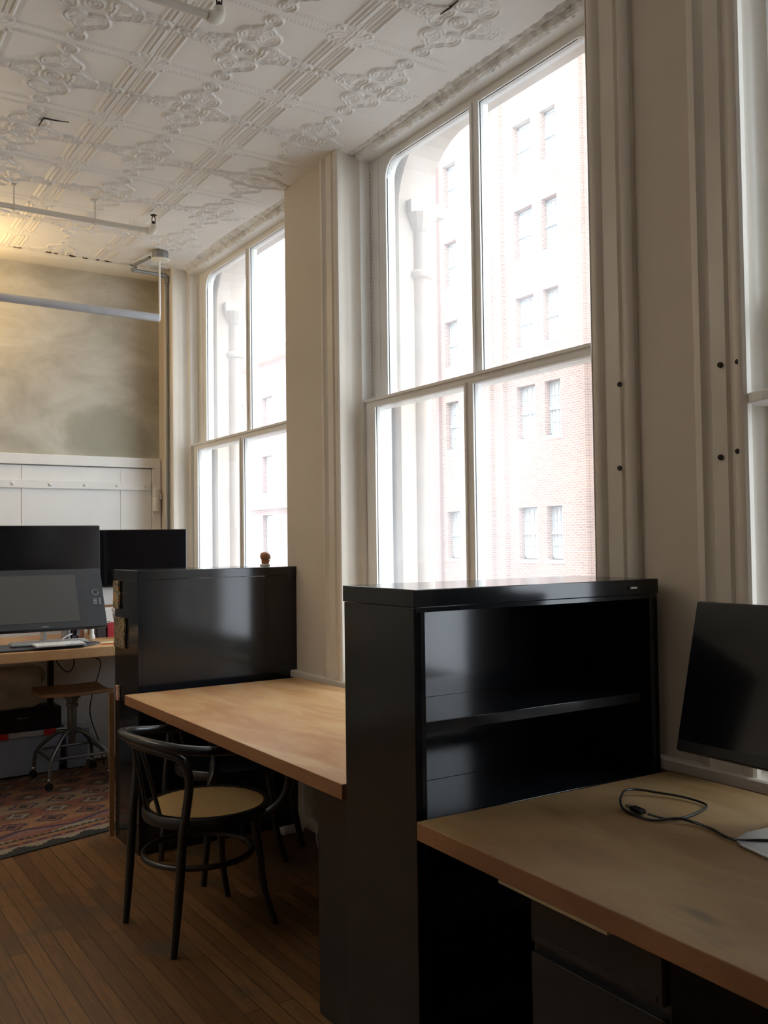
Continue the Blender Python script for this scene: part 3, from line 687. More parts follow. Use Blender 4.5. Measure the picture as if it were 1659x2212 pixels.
# ------------------------------------------------------------------ cable, display on the foreground desk
cp = [(1.782,1.568),(1.794,1.522),(1.838,1.509),(1.896,1.515),(1.958,1.534),(1.978,1.565),(1.974,1.627),(1.946,1.679),(1.917,1.717),(1.876,1.725),(1.826,1.696),(1.789,1.661),(1.768,1.622),(1.760,1.578),(1.768,1.532),(1.806,1.499),(1.824,1.464),(1.821,1.41),(1.802,1.365),(1.797,1.324),(1.826,1.292),(1.862,1.259),(1.90,1.2)]
zz = [.788,.785,.784,.784,.784,.785,.787,.790,.794,.797,.793,.787,.783,.783,.784,.790,.785,.783,.783,.785,.788,.788,.788]
ur = tag(empty('usb_cable', (1.83,1.5,LZ)), 'black looped USB cable lying on the foreground desk', 'cable')
MB().tube(catmull([(x, y, z) for (x, y), z in zip(cp, zz)], 5), .0032, 8).build('cord', M['black_plastic'], ur, smooth=True)
dv = (Vector((1.780,1.582,0))-Vector((1.795,1.640,0))).normalized(); an = atan2(dv.y, dv.x)
MB().obox((1.788,1.606,.788), (.044,.022,.0115), rotz(an)).build('plug', M['black_plastic'], ur, bevel=.003)
MB().obox((1.7955,1.638,.788), (.022,.014,.006), rotz(an)).build('plug_contact', M['gold'], ur)
def panel(root, c, u, v, n, w_, h_, t_, mat_, name, bevel=.004):
    m_ = Matrix((u, n, v)).transposed()
    return MB().obox(c, (w_, t_, h_), m_).build(name, mat_, root, bevel=bevel, seg=3)
def monitor(name, bl, uvec, tilt, w_, h_, chin, rad=.006, depth=.03, mats=('black_plastic','screen'), stand=None, foot=None, z0=LZ):
    """bl: bottom corner; uvec: horizontal direction along the bottom edge; screen faces uvec x up"""
    u = Vector(uvec).normalized(); n0 = u.cross(Vector((0,0,1))).normalized()      # facing direction
    v = (Vector((0,0,1))*cos(tilt) - n0*sin(tilt)).normalized(); n = u.cross(v).normalized()
    bl = Vector(bl); c = bl + u*w_/2 + v*h_/2
    root = empty(name, (c.x, c.y, z0))
    panel(root, c - n*depth/2, u, v, n, w_, h_, depth, M[mats[0]], 'housing', rad)
    panel(root, c + v*(chin/2-.0) + n*.0006, u, v, n, w_-.010, h_-chin-.010, .0015, M[mats[1]], 'screen', 0)
    if stand:
        b = bl + u*w_/2 - n*(depth+.02); 
        MB().tube([b+v*h_*.5, b+v*h_*.2-n*.02, Vector((b.x-n.x*.03, b.y-n.y*.03, z0+.012))], .018, 10, flat=2.2).build('stand_neck', M[stand], root, smooth=True)
        fc = b - n*.0 + n*foot[1]*.3
        MB().obox((fc.x, fc.y, z0+.005), (foot[0], foot[1], .008), Matrix((u, u.cross(Vector((0,0,1))), Vector((0,0,1)))).transposed()).build('stand_foot', M[stand], root, bevel=.02, seg=4)
    return root, u, v, n, c
# right-hand display, leaning back
m3, *_ = monitor('display_monitor', (1.93, 1.604, .917), (-.0267,-1,0), radians(13.9), .56, .390, .024, .006, .028)
tag(m3, 'black display leaning back over the foreground desk at the right edge', 'monitor')
MB().tube([(1.975,1.32,1.08),(2.01,1.32,1.0),(2.02,1.32,.80)], .02, 12, flat=1.5).build('stand_neck', M['aluminium'], m3, smooth=True)
fp = [(1.776,1.305),(1.752,1.22),(1.745,1.10),(1.80,1.07),(2.05,1.07),(2.06,1.33),(1.86,1.35),(1.80,1.335)]
MB().prism([(x, y) for x, y in reversed(fp)], LZ, LZ+.007).build('stand_foot', M['aluminium'], m3, bevel=.003)

# ------------------------------------------------------------------ far work desk by the back wall
DZ = .878; DY = 5.40
d0 = tag(empty('work_desk', (1.0, 5.9, 0)), 'wooden desk by the concrete back wall crowded with screens and keyboards', 'desk')
r0 = MB().prism([(-.6,DY-.02),(2.20,DY),(2.20,6.36),(-.6,6.36)], DZ-.058, DZ).build('desk_top', M['desk'], d0, bevel=.004)
r0.data.materials.append(M['shaded_desk_edge'])
for xx in (-.5, 2.10):
    MB().box(xx, xx+.05, 6.2, 6.25, 0, DZ-.058).build('leg', M['black_steel'], d0)
MB().box(1.396, 1.421, 4.70, 4.709, .0, .72).build('board', M['brown_board']) 
bd = bpy.data.objects['board']; bd.name = 'plywood_board'; tag(bd, 'thin brown board edge standing behind the far bookcase', 'board')
# pen display
pt, u, v, n, c = monitor('pen_display', (.86, 5.52, .985), (1, -.02, 0), radians(27), .77, .385, .0, .012, .04, ('pen_body','pen_body'), z0=DZ)
tag(pt, 'large charcoal pen display tilted on the far desk in front of the monitors', 'drawing tablet')
panel(pt, c - u*.045 + n*.002, u, v, n, .545, .30, .002, M['pen_screen'], 'active_screen', 0)
ctl = c + u*.335 + v*.03 + n*.002
b_ = MB(); m_ = Matrix((u, v, n)).transposed()
ringp = [ctl + (u*cos(t)+v*sin(t))*.018 for t in [2*pi*k/24 for k in range(24)]]
b_.tube(ringp, .0015, 6, closed=True)
for k in range(4): b_.obox(ctl - v*(.045+k*.010) - u*.006, (.022,.004,.0015), m_)
for k in range(3): b_.obox(ctl - v*(.045+k*.014) + u*.022, (.008,.010,.0015), m_)
b_.build('control_buttons', M['grey_metal'], pt)
MB().obox(c - v*.175 + n*.0015 + u*.03, (.038,.004,.001), m_).build('emblem', M['grey_metal'], pt)
MB().tube([c - n*.03 - u*.22, c - n*.10 - v*.2 - u*.22], .02, 8).tube([c - n*.03 + u*.22, c - n*.10 - v*.2 + u*.22], .02, 8).build('stand', M['pen_body'], pt)
# monitors behind
mA, *_ = monitor('display_monitor', (1.03, 5.86, 1.19), (1, -.03, 0), radians(3), .655, .40, .02, .008, .04, stand='aluminium', foot=(.2,.2), z0=DZ)
tag(mA, 'large black monitor behind the pen display on the far desk, left one', 'monitor')
mB, *_ = monitor('display_monitor', (1.675, 6.02, 1.192), (.54, -.24, 0), radians(2), .60, .372, .012, .008, .03, stand='aluminium', foot=(.2,.18), z0=DZ)
tag(mB, 'black glossy monitor standing nearest the far window, behind the bookcase', 'monitor')
# keyboards, mat
MB().prism([(.9,5.42),(1.47,5.43),(1.60,5.56),(1.56,5.74),(.9,5.76)], DZ+.0005, DZ+.012).build('stand_base', M['pen_body'], pt, bevel=.004)
def keyboard(name, cx, cy, cz, ang, w_, d_, label):
    root = tag(empty(name, (cx, cy, cz)), label, 'keyboard', None)
    R_ = rotz(ang) @ Matrix.Rotation(radians(4), 3, 'X')
    MB().obox((cx, cy, cz+.010), (w_, d_, .008), R_).build('case', M['aluminium'], root, bevel=.003)
    k = MB(); nx = int(w_/.019); ny = int(d_/.0195)
    for i in range(nx):
        for j in range(ny):
            if j == 0 and 3 < i < 8: continue
            p = R_ @ Vector(((i-(nx-1)/2)*.019, (j-(ny-1)/2)*.0192, .006)); k.obox((cx+p.x, cy+p.y, cz+.010+p.z), (.016,.0165,.003), R_)
    k.obox(Vector((cx, cy, cz+.010)) + R_ @ Vector(((5.5-(nx-1)/2)*.019, -(ny-1)/2*.0192, .006)), (.085,.0165,.003), R_)
    k.build('keys', M['key'], root); return root
keyboard('keyboard', 1.315, 5.60, DZ+.014, -.03, .43, .115, 'long grey-framed keyboard behind the short white one on the far desk')
keyboard('keyboard', 1.335, 5.455, DZ+.014, .02, .28, .115, 'short white keyboard at the front edge of the far desk')
tag(MB().tube(catmull([(1.40,5.66,DZ+.03),(1.45,5.72,DZ+.045),(1.50,5.75,DZ+.06),(1.56,5.80,DZ+.09)], 5), .003, 6).build('white_cable', M['white_plastic'], smooth=True), 'thin white cable rising behind the long keyboard', 'cable')
tag(MB().obox((1.65,5.50,DZ+.004), (.012,.15,.006), rotz(1.35)).build('pencil', M['orange'], bevel=.002), 'orange pencil lying on the far desk by the bookcase', 'pencil')
tag(MB().prism([(1.56,5.50),(1.72,5.54),(1.70,5.66),(1.55,5.60)], DZ+.0005, DZ+.002).build('paper_sheet', M['yellow_paper']), 'pale yellow slip of paper beside the orange pencil', 'paper')
# books and small boxes at the right end
def book(x0, x1, y0, y1, h_, mat_, label, z=DZ, lean=0):
    r = empty('book', ((x0+x1)/2, y0, z))
    MB().box(x0, x0+.003, y0, y1, z, z+h_).box(x1-.003, x1, y0, y1, z, z+h_).box(x0, x1, y0, y0+.003, z, z+h_).build('cover', mat_, r)
    MB().box(x0+.003, x1-.003, y0+.003, y1-.004, z+.003, z+h_-.004).build('pages', M['paper'], r)
    return tag(r, label, 'book', 'books at the back of the far desk')
book(1.50, 1.522, 5.92, 6.08, .13, M['book_grey'], 'thin grey patterned book below the pen display, leftmost of the row')
book(1.526, 1.56, 5.92, 6.08, .135, M['book_dark'], 'dark blue-black book between the grey and the brown one')
book(1.563, 1.60, 5.92, 6.08, .14, M['book_brown'], 'brown book next to the white bottle-like stand')
book(1.685, 1.745, 5.93, 6.08, .095, M['book_dark'], 'thick black book left of the red book')
book(1.750, 1.80, 5.93, 6.08, .09, M['book_red'], 'red book at the right end of the row on the far desk')
tag(MB().lathe([(.018,0),(.020,.01),(.018,.02),(.014,.03),(.013,.12),(.014,.13),(.010,.135)], (1.645, 5.90, DZ), 16).build('white_bottle', M['white_plastic'], smooth=True), 'slim white bottle standing among the books', 'bottle')
def carton(x0, x1, y0, y1, z0, z1, label, m_=None):
    r = empty('carton', ((x0+x1)/2, (y0+y1)/2, z0))
    MB().box(x0, x1, y0, y1, z0, z1-.012).build('box_body', M['paper'], r, bevel=.001)
    MB().box(x0-.002, x1+.002, y0-.002, y1+.002, z1-.014, z1).build('lid', m_ or M['paper'], r, bevel=.001)
    return tag(r, label, 'box', 'small boxes stacked behind the pen display')
shf = MB().box(1.70, 1.98, 6.02, 6.20, 1.062, 1.078).box(1.96, 1.98, 6.02, 6.20, DZ, 1.062).box(1.70, 1.72, 6.10, 6.20, DZ, 1.062).build('desk_riser', M['shaded_desk_edge'])
tag(shf, 'small wooden riser on the far desk holding white boxes', 'shelf')
carton(1.72, 1.88, 6.04, 6.17, 1.078, 1.122, 'white flat box resting on the wooden riser, lower of two')
carton(1.72, 1.88, 6.04, 6.17, 1.122, 1.178, 'white flat box on top of another white box')
carton(1.74, 1.84, 6.05, 6.15, 1.178, 1.208, 'tiny printed box on top of the white boxes', M['book_grey'])
hb = MB().tube(catmull([(1.78,5.90,1.06),(1.80,5.86,1.02),(1.83,5.83,.97),(1.845,5.83,.92),(1.85,5.85,DZ+.012)], 5), [.014+.012*sin(i/20*pi*.9) for i in range(21)], 10)
hb.tube(catmull([(1.775,5.88,1.03),(1.785,5.87,.985),(1.81,5.85,.955),(1.835,5.84,.935)], 5), .009, 8)
tag(hb.build('white_sculpture', M['white_plastic'], smooth=True), 'white curved handle-shaped object beside the bookcase on the far desk', 'ornament')

# relief plaques stuck to the bookcase side, head on its top
def plaque(y0, y1, z0, z1, d, m_, label, wob):
    o0 = 1.4233-.004; prof = []
    rr = random.Random(wob); n_ = 8
    left = [(y1+rr.uniform(-.006,.006), z0+(z1-z0)*i/n_) for i in range(n_+1)]; right = [(y0+rr.uniform(-.006,.006), z1-(z1-z0)*i/n_) for i in range(n_+1)]
    mb = MB().prism(left+right, o0-d, o0, lambda a, b, c: (c, a, b))
    return tag(mb.build('relief_plaque', m_, bevel=.003), label, 'plaque', 'plaques on the side of the far bookcase')
plaque(4.585, 4.672, 1.145, 1.285, .012, M['relief'], 'colourful orange and green relief plaque, uppermost on the bookcase side', 1)
plaque(4.50, 4.665, .955, 1.105, .010, M['relief2'], 'brown and gold relief plaque below the colourful one', 2)
plaque(4.595, 4.64, .69, .765, .010, M['red_relief'], 'small red and white plaque low on the bookcase side', 3)
hd = tag(empty('ceramic_head', (2.19, 4.54, 1.34)), 'small painted anatomical head figurine on top of the far bookcase', 'figurine')
MB().lathe([(.026,0),(.027,.003),(.026,.009),(.022,.011)], (2.19,4.54,1.34), 20).build('base', M['paper'], hd, smooth=True)
def head_mesh():
    mb = MB(); seg = 24; rows = 14; vs = []; fs = []
    for i in range(rows+1):
        t = i/rows; z = .010 + .068*t
        if t < .30: r = .019 + .004*t/.3
        else: r = .028*sqrt(max(0, 1-((t-.62)/.385)**2))
        r = max(r, .0006)
        for k in range(seg):
            a_ = 2*pi*k/seg; face = max(0, cos(a_))
            rx = r*(1.0 + (.10*face if .15 < t < .8 else 0) + (.22*max(0, cos(a_*1.0))**18 if .42 < t < .56 else 0) + (.10*max(0, cos(a_))**8 if .26 < t < .34 else 0))
            cx = .003*(1-t)
            vs.append((2.19+cx+rx*cos(a_), 4.54+r*.86*sin(a_), 1.34+z))
    for i in range(rows):
        for k in range(seg): fs.append((i*seg+k, i*seg+(k+1) % seg, (i+1)*seg+(k+1) % seg, (i+1)*seg+k))
    fs += [tuple(range(seg))[::-1], tuple(range(rows*seg, (rows+1)*seg))]
    return mb.add(vs, fs)
head_mesh().build('head', M['head_paint'], hd, smooth=True)

# ------------------------------------------------------------------ stool
sx, sy = 1.53, 5.93
sr = tag(empty('stool', (sx, sy, 0)), 'wooden-seated swivel stool on castors pushed under the far desk', 'stool')
n_ = 9; vs = []; fs = []
for zi, zo in ((0, 0), (1, .022)):
    for i in range(n_+1):
        for j in range(n_+1):
            a_ = (i/n_-.5)*2; b_2 = (j/n_-.5)*2
            x_ = sx + a_*.215*(1-.05*b_2*b_2); y_ = sy + b_2*.19*(1-.06*a_*a_)
            vs.append((x_, y_, .535 + zo + .018*b_2*b_2*(1 if b_2 < 0 else 1) - .006*(1-a_*a_)))
K = (n_+1)**2
for i in range(n_):
    for j in range(n_):
        q = i*(n_+1)+j; fs.append((q, q+1, q+n_+2, q+n_+1)); fs.append((K+q, K+q+n_+1, K+q+n_+2, K+q+1))
for i in range(n_):
    for (p, q) in ((i, i+1), (n_*(n_+1)+i+1, n_*(n_+1)+i)): fs.append((p, q, K+q, K+p))
    for (p, q) in (((i+1)*(n_+1), i*(n_+1)), (i*(n_+1)+n_, (i+1)*(n_+1)+n_)): fs.append((p, q, K+q, K+p))
MB().add(vs, fs).build('seat', M['seat_wood'], sr, bevel=.006)
MB().lathe([(.014,.46),(.014,.53)], (sx,sy,0), 16).lathe([(.034,.455),(.036,.46),(.036,.475),(.034,.48)], (sx,sy,0), 20).lathe([(.034,.49),(.036,.495),(.036,.505),(.05,.51),(.05,.533)], (sx,sy,0), 20).build('spindle', M['steel'], sr, smooth=True)
MB().lathe([(.026,.285),(.028,.29),(.028,.44),(.024,.455),(.012,.458)], (sx,sy,0), 20).lathe([(.02,.235),(.022,.24),(.022,.285)], (sx,sy,0), 20).build('column', M['steel'], sr, smooth=True)
fc = []
for k, (fx, fy) in enumerate(((1.345,5.742),(1.340,6.135),(1.722,6.165),(1.722,5.768))):
    d_ = Vector((fx-sx, fy-sy, 0)); ln_ = d_.length; d_.normalize()
    P_ = lambda t, z: (sx+d_.x*ln_*t, sy+d_.y*ln_*t, z)
    MB().tube(catmull([P_(.06,.305), P_(.32,.300), P_(.55,.26), P_(.88,.185), P_(.95,.13), P_(.97,.07)], 5), .0115, 10).build('leg', M['steel'], sr, smooth=True)
    cs = MB().lathe([(.011,.052),(.013,.055),(.013,.068),(.009,.075)], P_(.97,0), 12).build('castor', M['chrome'], sr, smooth=True)
    p_ = P_(.99, .026); MB().lathe([(.012,-.010),(.024,-.009),(.025,0),(.024,.009),(.012,.010)], p_, 18, 'y').build('wheel', M['black_plastic'], cs, smooth=True)
    fc.append(P_(.90, .178))

rp = []
for k in range(4):
    a_, b_3 = Vector(fc[k]), Vector(fc[(k+1) % 4])
    rp += [a_ + (b_3-a_)*.08, a_ + (b_3-a_)*.5, a_ + (b_3-a_)*.92]
MB().tube(catmull(rp, 3, closed=True), .009, 8, closed=True).build('foot_ring', M['steel'], sr, smooth=True)
sr.location.z += .007

# ------------------------------------------------------------------ rug
def rug():
    x0, x1, ln_ = .80, 2.14, 1.42; st = .0125; nx = int((x1-x0)/st); ny = int(ln_/st); ang = radians(14.3)
    rng = np.random.RandomState(5)
    C = dict(rust=(.33,.11,.055), org=(.42,.20,.075), brn=(.12,.065,.035), crm=(.42,.33,.22), pur=(.075,.04,.075), blk=(.025,.024,.018), pnk=(.32,.15,.11), tan=(.38,.25,.13))
    def colr(i, j):
        s = j*st; t = i
        if j < 4: return C['blk']
        if j < 8: return C['blk'] if (abs((t % 14)-7) < 7-1.6*(j-3)) else C['crm']
        if j < 10: return C['crm'] if j == 8 else C['rust']
        if j < 12: return C['pur'] if (t % 6) < 4 else C['rust']
        if j < 15: return C['org']
        if j < 17: return C['blk'] if (j == 15 or t % 3) else C['crm']
        if j < 20: return C['crm'] if abs((t % 40)-20) < 12-(j-17)*3 else C['rust']
        if j < 28:
            zz_ = abs((t % 40)-20)/20*7; d = abs((j-20)-zz_)
            return C['pur'] if d < 1.2 else (C['pnk'] if (j-20) < zz_ else C['rust'])
        k = (j-28); row = k//13; kk = k % 13; off = (row % 2)*9
        a = abs(((t+off) % 18)-9); b = abs(kk-6)
        base = (C['org'], C['rust'], C['tan'], C['rust'])[row % 4]; ol = (C['pur'], C['brn'], C['pur'], C['brn'])[(row) % 4]; inn = (C['rust'], C['crm'], C['org'], C['brn'])[row % 4]; crs = (C['blk'], C['brn'], C['blk'], C['crm'])[row % 4]
        m = a*.75+b
        if m < 2.2 and (a < 1.5 or b < 1): return crs
        if m < 4.2: return inn
        if m < 6: return ol
        return base
    vs = []; fs = []; cols = []
    o_ = Vector((1.437, 4.795, 0)); ux = Vector((cos(ang), sin(ang), 0)); uy = Vector((-sin(ang), cos(ang), 0))
    for j in range(ny+1):
        for i in range(nx+1):
            p = o_ + ux*((i-nx)*st+.68) + uy*(j*st*1.0); 
            z = .006 + .0015*sin(i*.13)*sin(j*.11)
            vs.append((p.x, p.y, z))
    W_ = nx+1
    for j in range(ny):
        for i in range(nx):
            fs.append((j*W_+i, j*W_+i+1, (j+1)*W_+i+1, (j+1)*W_+i)); c_ = colr(nx-i, j) if i > 5 else C['pnk']; f_ = rng.uniform(.5, .66); cols.append(tuple(v_*f_ for v_ in c_))  # random weave tone, scaled down to paint in the dim light
    # underside and skirts
    base = len(vs); per = [(i, 0) for i in range(nx+1)] + [(nx, j) for j in range(1, ny+1)] + [(i, ny) for i in range(nx-1, -1, -1)] + [(0, j) for j in range(ny-1, 0, -1)]
    for (i, j) in per: v_ = vs[j*W_+i]; vs.append((v_[0], v_[1], .001))
    m_ = len(per)
    for k in range(m_):
        i, j = per[k]; i2, j2 = per[(k+1) % m_]; fs.append((j*W_+i, base+k, base+(k+1) % m_, j2*W_+i2)); cols.append(C['blk'])
    me = bpy.data.meshes.new('rug'); me.from_pydata(vs, [], fs); me.update()
    ca = me.color_attributes.new('Col', 'FLOAT_COLOR', 'CORNER')
    arr = np.array([c_ for c_, f_ in zip(cols, fs) for _ in f_]); arr = np.hstack([arr, np.ones((len(arr), 1))]); ca.data.foreach_set('color', arr.ravel())
    me.materials.append(M['rug']); o = bpy.data.objects.new('kilim_rug', me); COL.objects.link(o)
    return tag(o, 'patterned rust and brown kilim rug on the wooden floor by the far desk', 'rug')
RUG = rug()

# ------------------------------------------------------------------ clutter below the far desk
def tub(x0, x1, y0, y1, z0, z1, label, latch, lid=True):
    r = empty('storage_tub', ((x0+x1)/2, (y0+y1)/2, z0)); t = .02
    MB().add([(x0+t,y0+t,z0),(x1-t,y0+t,z0),(x1-t,y1-t,z0),(x0+t,y1-t,z0),(x0,y0,z1-.03),(x1,y0,z1-.03),(x1,y1,z1-.03),(x0,y1,z1-.03)], [(0,3,2,1),(4,5,6,7),(0,1,5,4),(1,2,6,5),(2,3,7,6),(3,0,4,7)]).build('tub_body', M['bin'], r, bevel=.006)
    MB().box(x0-.01, x1+.01, y0-.01, y1+.01, z1-.035, z1).build('lid', M['bin_lid'], r, bevel=.005)
    for lx in latch: MB().box(lx, lx+.075, y0-.022, y0-.009, z1-.036, z1+.004).build('latch', M['red'], r, bevel=.003)
    return tag(r, label, 'storage box', 'storage tubs under the far desk')
tub(.62, 1.54, 6.20, 6.405, .012, .290, 'long pale plastic storage tub with red latches under the far desk', (1.13, 1.42))
tub(1.56, 1.72, 6.22, 6.38, .012, .30, 'small blue-grey storage tub behind the stool', ())
eq = tag(empty('black_drawer_box', (1.2,6.2,.30)), 'flat black equipment case stacked on the long storage tub', 'case')
MB().box(.70, 1.53, 6.19, 6.40, .2945, .430).build('body', M['black_plastic'], eq, bevel=.004); MB().box(1.26, 1.32, 6.186, 6.191, .375, .381).build('emblem', M['grey_metal'], eq)
# bundle of white cloth
def cloth(name, x0, x1, y0, y1, z0, z1, seed, mat_, amp=.012):
    rr = np.random.RandomState(seed); n_ = 26; vs = []; fs = []
    ph = rr.uniform(0, 6, (5,)); fr_ = rr.uniform(4, 13, (5, 2))
    for i in range(n_+1):
        for k in range(2*n_):
            a_ = 2*pi*k/(2*n_); t = i/n_
            cx, cy = (x0+x1)/2, (y0+y1)/2; ce = max(abs(cos(a_)), abs(sin(a_)))
            rx = (x1-x0)/2/ce**.75; ry = (y1-y0)/2/ce**.75
            w_ = sum(amp*sin(fr_[m][0]*a_/2*2 // 1 * 0 + (m+2)*a_ + ph[m] + fr_[m][1]*t) for m in range(5))/1.6
            sh = (1 - .25*(2*t-1)**6)
            vs.append((cx+(rx+w_)*cos(a_)*sh, cy+(ry+w_)*sin(a_)*sh, z0+(z1-z0)*t))
    S_ = 2*n_
    for i in range(n_):
        for k in range(S_): fs.append((i*S_+k, i*S_+(k+1) % S_, (i+1)*S_+(k+1) % S_, (i+1)*S_+k))
    fs += [tuple(range(S_))[::-1], tuple(range(n_*S_, (n_+1)*S_))]
    return MB().add(vs, fs).build(name, mat_, smooth=True)
tag(cloth('cloth_bundle', .95, 1.43, 6.20, 6.39, .432, .70, 4, M['cloth_white'], .01), 'crumpled off-white cloth bundle on the black case under the far desk', 'cloth')
tag(MB().box(1.46, 1.495, 6.24, 6.28, .432, .818).build('cable_trunk', M['black_plastic'], bevel=.004), 'black upright bar below the far desk beside the cloth bundle', 'bar')
for k, (pts, lb) in enumerate((([(1.45,6.10,.815),(1.48,6.08,.72),(1.54,6.08,.66),(1.585,6.10,.70),(1.58,6.12,.815)], 'looped black cable hanging under the far desk'),
                ([(1.69,6.12,.815),(1.72,6.1,.74),(1.755,6.1,.68),(1.70,6.15,.40),(1.76,6.16,.18),(1.80,6.17,.012)], 'long black cable trailing to the floor behind the stool'))):
    tag(MB().tube(catmull(pts, 6), .004, 6).build('power_cable', M['black_plastic'], smooth=True), lb, 'cable')
# under the pale desk
tag(cloth('white_cloth', 2.20, 2.262, 3.93, 4.17, .10, .728, 8, M['cloth_white'], .006), 'white cloth hanging at the wall below the pale desk', 'cloth')
ps = tag(empty('power_adaptor', (2.18,4.22,0)), 'white round-ended power adaptor on the floor under the pale desk', 'adaptor')
MB().box(2.11, 2.235, 4.19, 4.25, 0, .038).build('body', M['white_plastic'], ps, bevel=.016, seg=4)
MB().lathe([(.001,0),(.008,.0005),(.008,.003),(.001,.0035)], (2.20, 4.188, .022), 12, 'y').build('socket', M['crack'], ps)
tag(MB().tube(catmull([(2.20,3.99,.09),(2.17,3.96,.05),(2.16,3.90,.004),(2.20,3.80,.004)], 5), .0025, 6).build('white_cable', M['white_plastic'], smooth=True), 'thin white cord drooping below the hanging cloth', 'cable')

# ------------------------------------------------------------------ steel fire door
Yd = YB
dr = struct(empty('door_1', (1.5, Yd-.02, 0)))
fr = MB(); 
fr.box(.15, 2.265, Yd-.045, Yd-.001, 2.005, 2.075).box(2.206, 2.265, Yd-.045, Yd-.001, 0, 2.005).box(.15, .21, Yd-.045, Yd-.001, 0, 2.005)
fr.build('door_frame', M['door_white'], dr, bevel=.003)
lf = MB().box(.22, 2.203, Yd-.030, Yd-.002, .02, 2.000).build('leaf', M['door_white'], dr, bevel=.002)
for xx in (.70, 1.362, 2.015):
    MB().box(xx-.034, xx-.001, Yd-.034, Yd-.029, .03, 1.99).build('seam_strip', M['door_white'], lf)
st = MB().box(.24, 2.195, Yd-.042, Yd-.030, 1.848, 1.902).build('strap_hinge', M['door_white'], dr, bevel=.002)
for xx in (.55, .78, 1.02, 1.27, 1.505, 1.735, 1.955, 2.155): MB().lathe([(.001,-.010),(.008,-.009),(.011,-.002),(.011,0)], (xx, Yd-.042, 1.876), 12, 'y').build('rivet', M['door_white'], st, smooth=True)
MB().lathe([(.020,1.70),(.022,1.705),(.022,1.795),(.020,1.80),(.022,1.805),(.022,1.86),(.016,1.866)], (2.228, Yd-.055, 0), 14).build('hinge_barrel', M['door_white'], dr, smooth=True)
MB().box(2.245, 2.269, Yd-.06, Yd-.04, 1.785, 1.83).build('hinge_bracket', M['door_white'], dr, bevel=.003)

# ------------------------------------------------------------------ ceiling fittings
cf = tag(empty('pendant_tube_light', (1.2, 5.78, ZC)), 'long grey linear pendant light hanging before the concrete wall', 'ceiling light')
MB().tube([(-.4,5.755,2.945), (2.03,5.755,2.925)], .026, 20).build('tube_housing', M['lamp_metal'], cf, smooth=True)
MB().lathe([(.016,2.03),(.024,2.032),(.024,2.042),(.012,2.046)], (0, 5.755, 2.925), 16, 'x').build('end_cap', M['white_plastic'], cf, smooth=True)
MB().tube([(2.052,5.78,3.335), (2.045,5.757,2.915)], .006, 10).build('rod', M['white_plastic'], cf, smooth=True)
MB().lathe([(.012,ZC-.065),(.06,ZC-.062),(.062,ZC-.055),(.05,ZC-.054)], (2.062, 5.79, 0), 24).build('canopy', M['cream'], cf, smooth=True)
MB().lathe([(.054,ZC-.054),(.056,ZC-.052),(.056,ZC-.012),(.05,ZC-.002)], (2.062, 5.79, 0), 8).build('junction_box', M['grey_metal'], cf)
cd = tag(empty('conduit', (2.23, 6.10, 0)), 'grey metal conduit running from the ceiling box down the room corner', 'conduit')
MB().tube([(2.02,5.87,ZC-.024), (1.985,6.06,ZC-.028), (1.985,6.10,ZC-.05)], .010, 10).tube([(1.97,6.105,ZC-.055), (2.13,6.125,ZC-.052), (2.21,6.14,ZC-.05)], .012, 10).tube([(2.235,6.15,ZC-.07), (2.235,6.15,.81)], .0105, 12).build('pipe', M['grey_metal'], cd, smooth=True)
MB().tube(catmull([(2.19,6.135,ZC-.05),(2.222,6.142,ZC-.052),(2.235,6.15,ZC-.066),(2.235,6.15,ZC-.10)], 4), .017, 12).tube(catmull([(1.990,6.08,ZC-.035),(1.985,6.10,ZC-.05),(2.0,6.107,ZC-.055)], 4), .016, 12).build('elbow', M['grey_metal'], cd, smooth=True)
def sprinkler(x1, y_, z_, x0, label, hangers, dy=0):
    r = tag(empty('sprinkler_pipe', (x1, y_, z_)), label, 'sprinkler pipe', 'sprinkler pipes under the tin ceiling')
    MB().tube([(x0, y_-dy, z_), (x1, y_, z_)], .0145, 14).build('pipe', M['pipe'], r, smooth=True)
    MB().tube(catmull([(x1-.02,y_,z_),(x1+.008,y_,z_),(x1+.022,y_,z_+.014),(x1+.022,y_,z_+.040)], 5), [.019,.021,.022,.023,.023,.023,.023,.023,.022,.022,.021,.021,.020,.020,.020,.020], 14).build('elbow', M['cream'], r, smooth=True)
    s_ = MB().lathe([(.011,z_+.04),(.012,z_+.05),(.008,z_+.054),(.005,z_+.06)], (x1+.022, y_, 0), 12)
    for a_ in (-1, 1): s_.tube([(x1+.022+a_*.008,y_,z_+.05),(x1+.022+a_*.010,y_,z_+.072),(x1+.022+a_*.003,y_,z_+.092)], .0026, 6)
    s_.lathe([(.003,z_+.088),(.018,z_+.093),(.019,z_+.0955),(.003,z_+.098)], (x1+.022, y_, 0), 16).build('sprinkler_head', M['dark_metal'], r)
    for hx in hangers:
        hy = y_ - dy*(x1-hx)/(x1-x0)
        MB().tube([(hx, hy, z_-.02), (hx, hy, ZC-.002)], .004, 8).lathe([(.0155,hx-.006),(.018,hx-.005),(.018,hx+.005),(.0155,hx+.006)], (0, hy, z_), 14, 'x').lathe([(.012,ZC-.006),(.012,ZC-.002)], (hx,hy,0), 10).build('hanger', M['pipe'], r, smooth=True)
    return r
sprinkler(1.755, 5.10, 3.253, -.6, 'cream sprinkler pipe on rod hangers, the farther one toward the back wall', (1.445, 1.02, .2))
sprinkler(1.225, 2.905, 3.258, -.8, 'cream sprinkler pipe cut by the top of the frame, the nearer one', (.3,), .02)

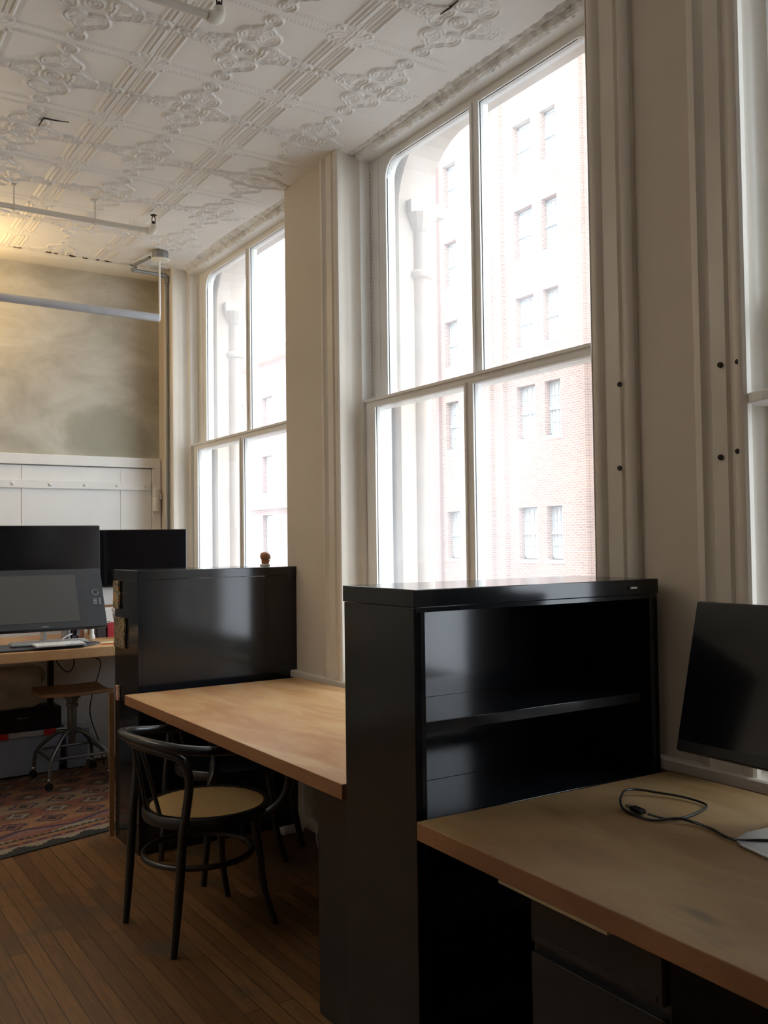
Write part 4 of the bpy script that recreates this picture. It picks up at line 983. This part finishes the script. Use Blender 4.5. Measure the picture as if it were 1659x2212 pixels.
# ------------------------------------------------------------------ light
W = bpy.data.worlds.new('World'); SC.world = W; W.use_nodes = True
nt = W.node_tree; nt.nodes.clear(); wo = N(nt, 'ShaderNodeOutputWorld'); bg = N(nt, 'ShaderNodeBackground')
bg.inputs['Color'].default_value = (.86,.93,1.0,1); bg.inputs['Strength'].default_value = 5.4; L(nt, bg, 'Background', wo, 'Surface')
def area(name, loc, rot, sx_, sy_, power, col=(1,1,1), portal=False):
    l = bpy.data.lights.new(name, 'AREA'); l.shape = 'RECTANGLE'; l.size = sx_; l.size_y = sy_; l.energy = power; l.color = col
    if portal: l.cycles.is_portal = True
    o = bpy.data.objects.new(name, l); COL.objects.link(o); o.location = loc; o.rotation_euler = rot; return o
for a, b in WIN: area('portal', (2.78, (a+b)/2, 2.05), (0, radians(90), 0), 2.7, b-a, 1, portal=True)
# unseen second pendant, added to brighten the ceiling
ll = tag(empty('pendant_tube_light', (-1.2, 4.4, ZC)), 'added linear uplight pendant brightening the ceiling, out of the frame to the left', 'ceiling light')
MB().tube([(-1.2, 3.2, 2.80), (-1.2, 5.6, 2.80)], .026, 20).build('tube_housing', M['lamp_metal'], ll, smooth=True)
MB().tube([(-1.2, 3.4, 2.8), (-1.2, 3.4, ZC)], .006, 8).tube([(-1.2, 5.4, 2.8), (-1.2, 5.4, ZC)], .006, 8).build('rod', M['white_plastic'], ll, smooth=True)
area('added_uplight', (-1.2, 4.4, 2.835), (radians(180), 0, 0), .05, 2.3, 45, (1, .94, .85))
# the room's own lamps: warm bulb off to the left near the back wall
pl = bpy.data.lights.new('warm_bulb', 'POINT'); pl.energy = 10; pl.color = (1,.66,.28); pl.shadow_soft_size = .05
po = bpy.data.objects.new('warm_bulb', pl); COL.objects.link(po); po.location = (.85, 5.95, 3.0)

# ------------------------------------------------------------------ camera
yaw, pit, rol, F = .5779, .0327, -.0128, 2000.4
f = Vector((sin(yaw)*cos(pit), cos(yaw)*cos(pit), sin(pit))); r = Vector((cos(yaw), -sin(yaw), 0)); up = r.cross(f)
r2 = r*cos(rol) + up*sin(rol); u2 = -r*sin(rol) + up*cos(rol)
cam = bpy.data.cameras.new('camera'); co = bpy.data.objects.new('camera', cam); COL.objects.link(co)
co.matrix_world = Matrix(((r2.x, u2.x, -f.x, 0), (r2.y, u2.y, -f.y, 0), (r2.z, u2.z, -f.z, 1.46), (0,0,0,1)))
cam.sensor_fit = 'HORIZONTAL'; cam.sensor_width = 36; cam.lens = F/1659*36; cam.clip_start = .05; cam.clip_end = 300
SC.camera = co
SC.view_settings.view_transform = 'Standard'; SC.view_settings.look = 'None'; SC.view_settings.gamma = 1
SC.view_settings.use_curve_mapping = False; SC.view_settings.exposure = 0.32
SC.cycles.use_denoising = True
SC.cycles.max_bounces = 10; SC.cycles.diffuse_bounces = 6; SC.cycles.transparent_max_bounces = 16
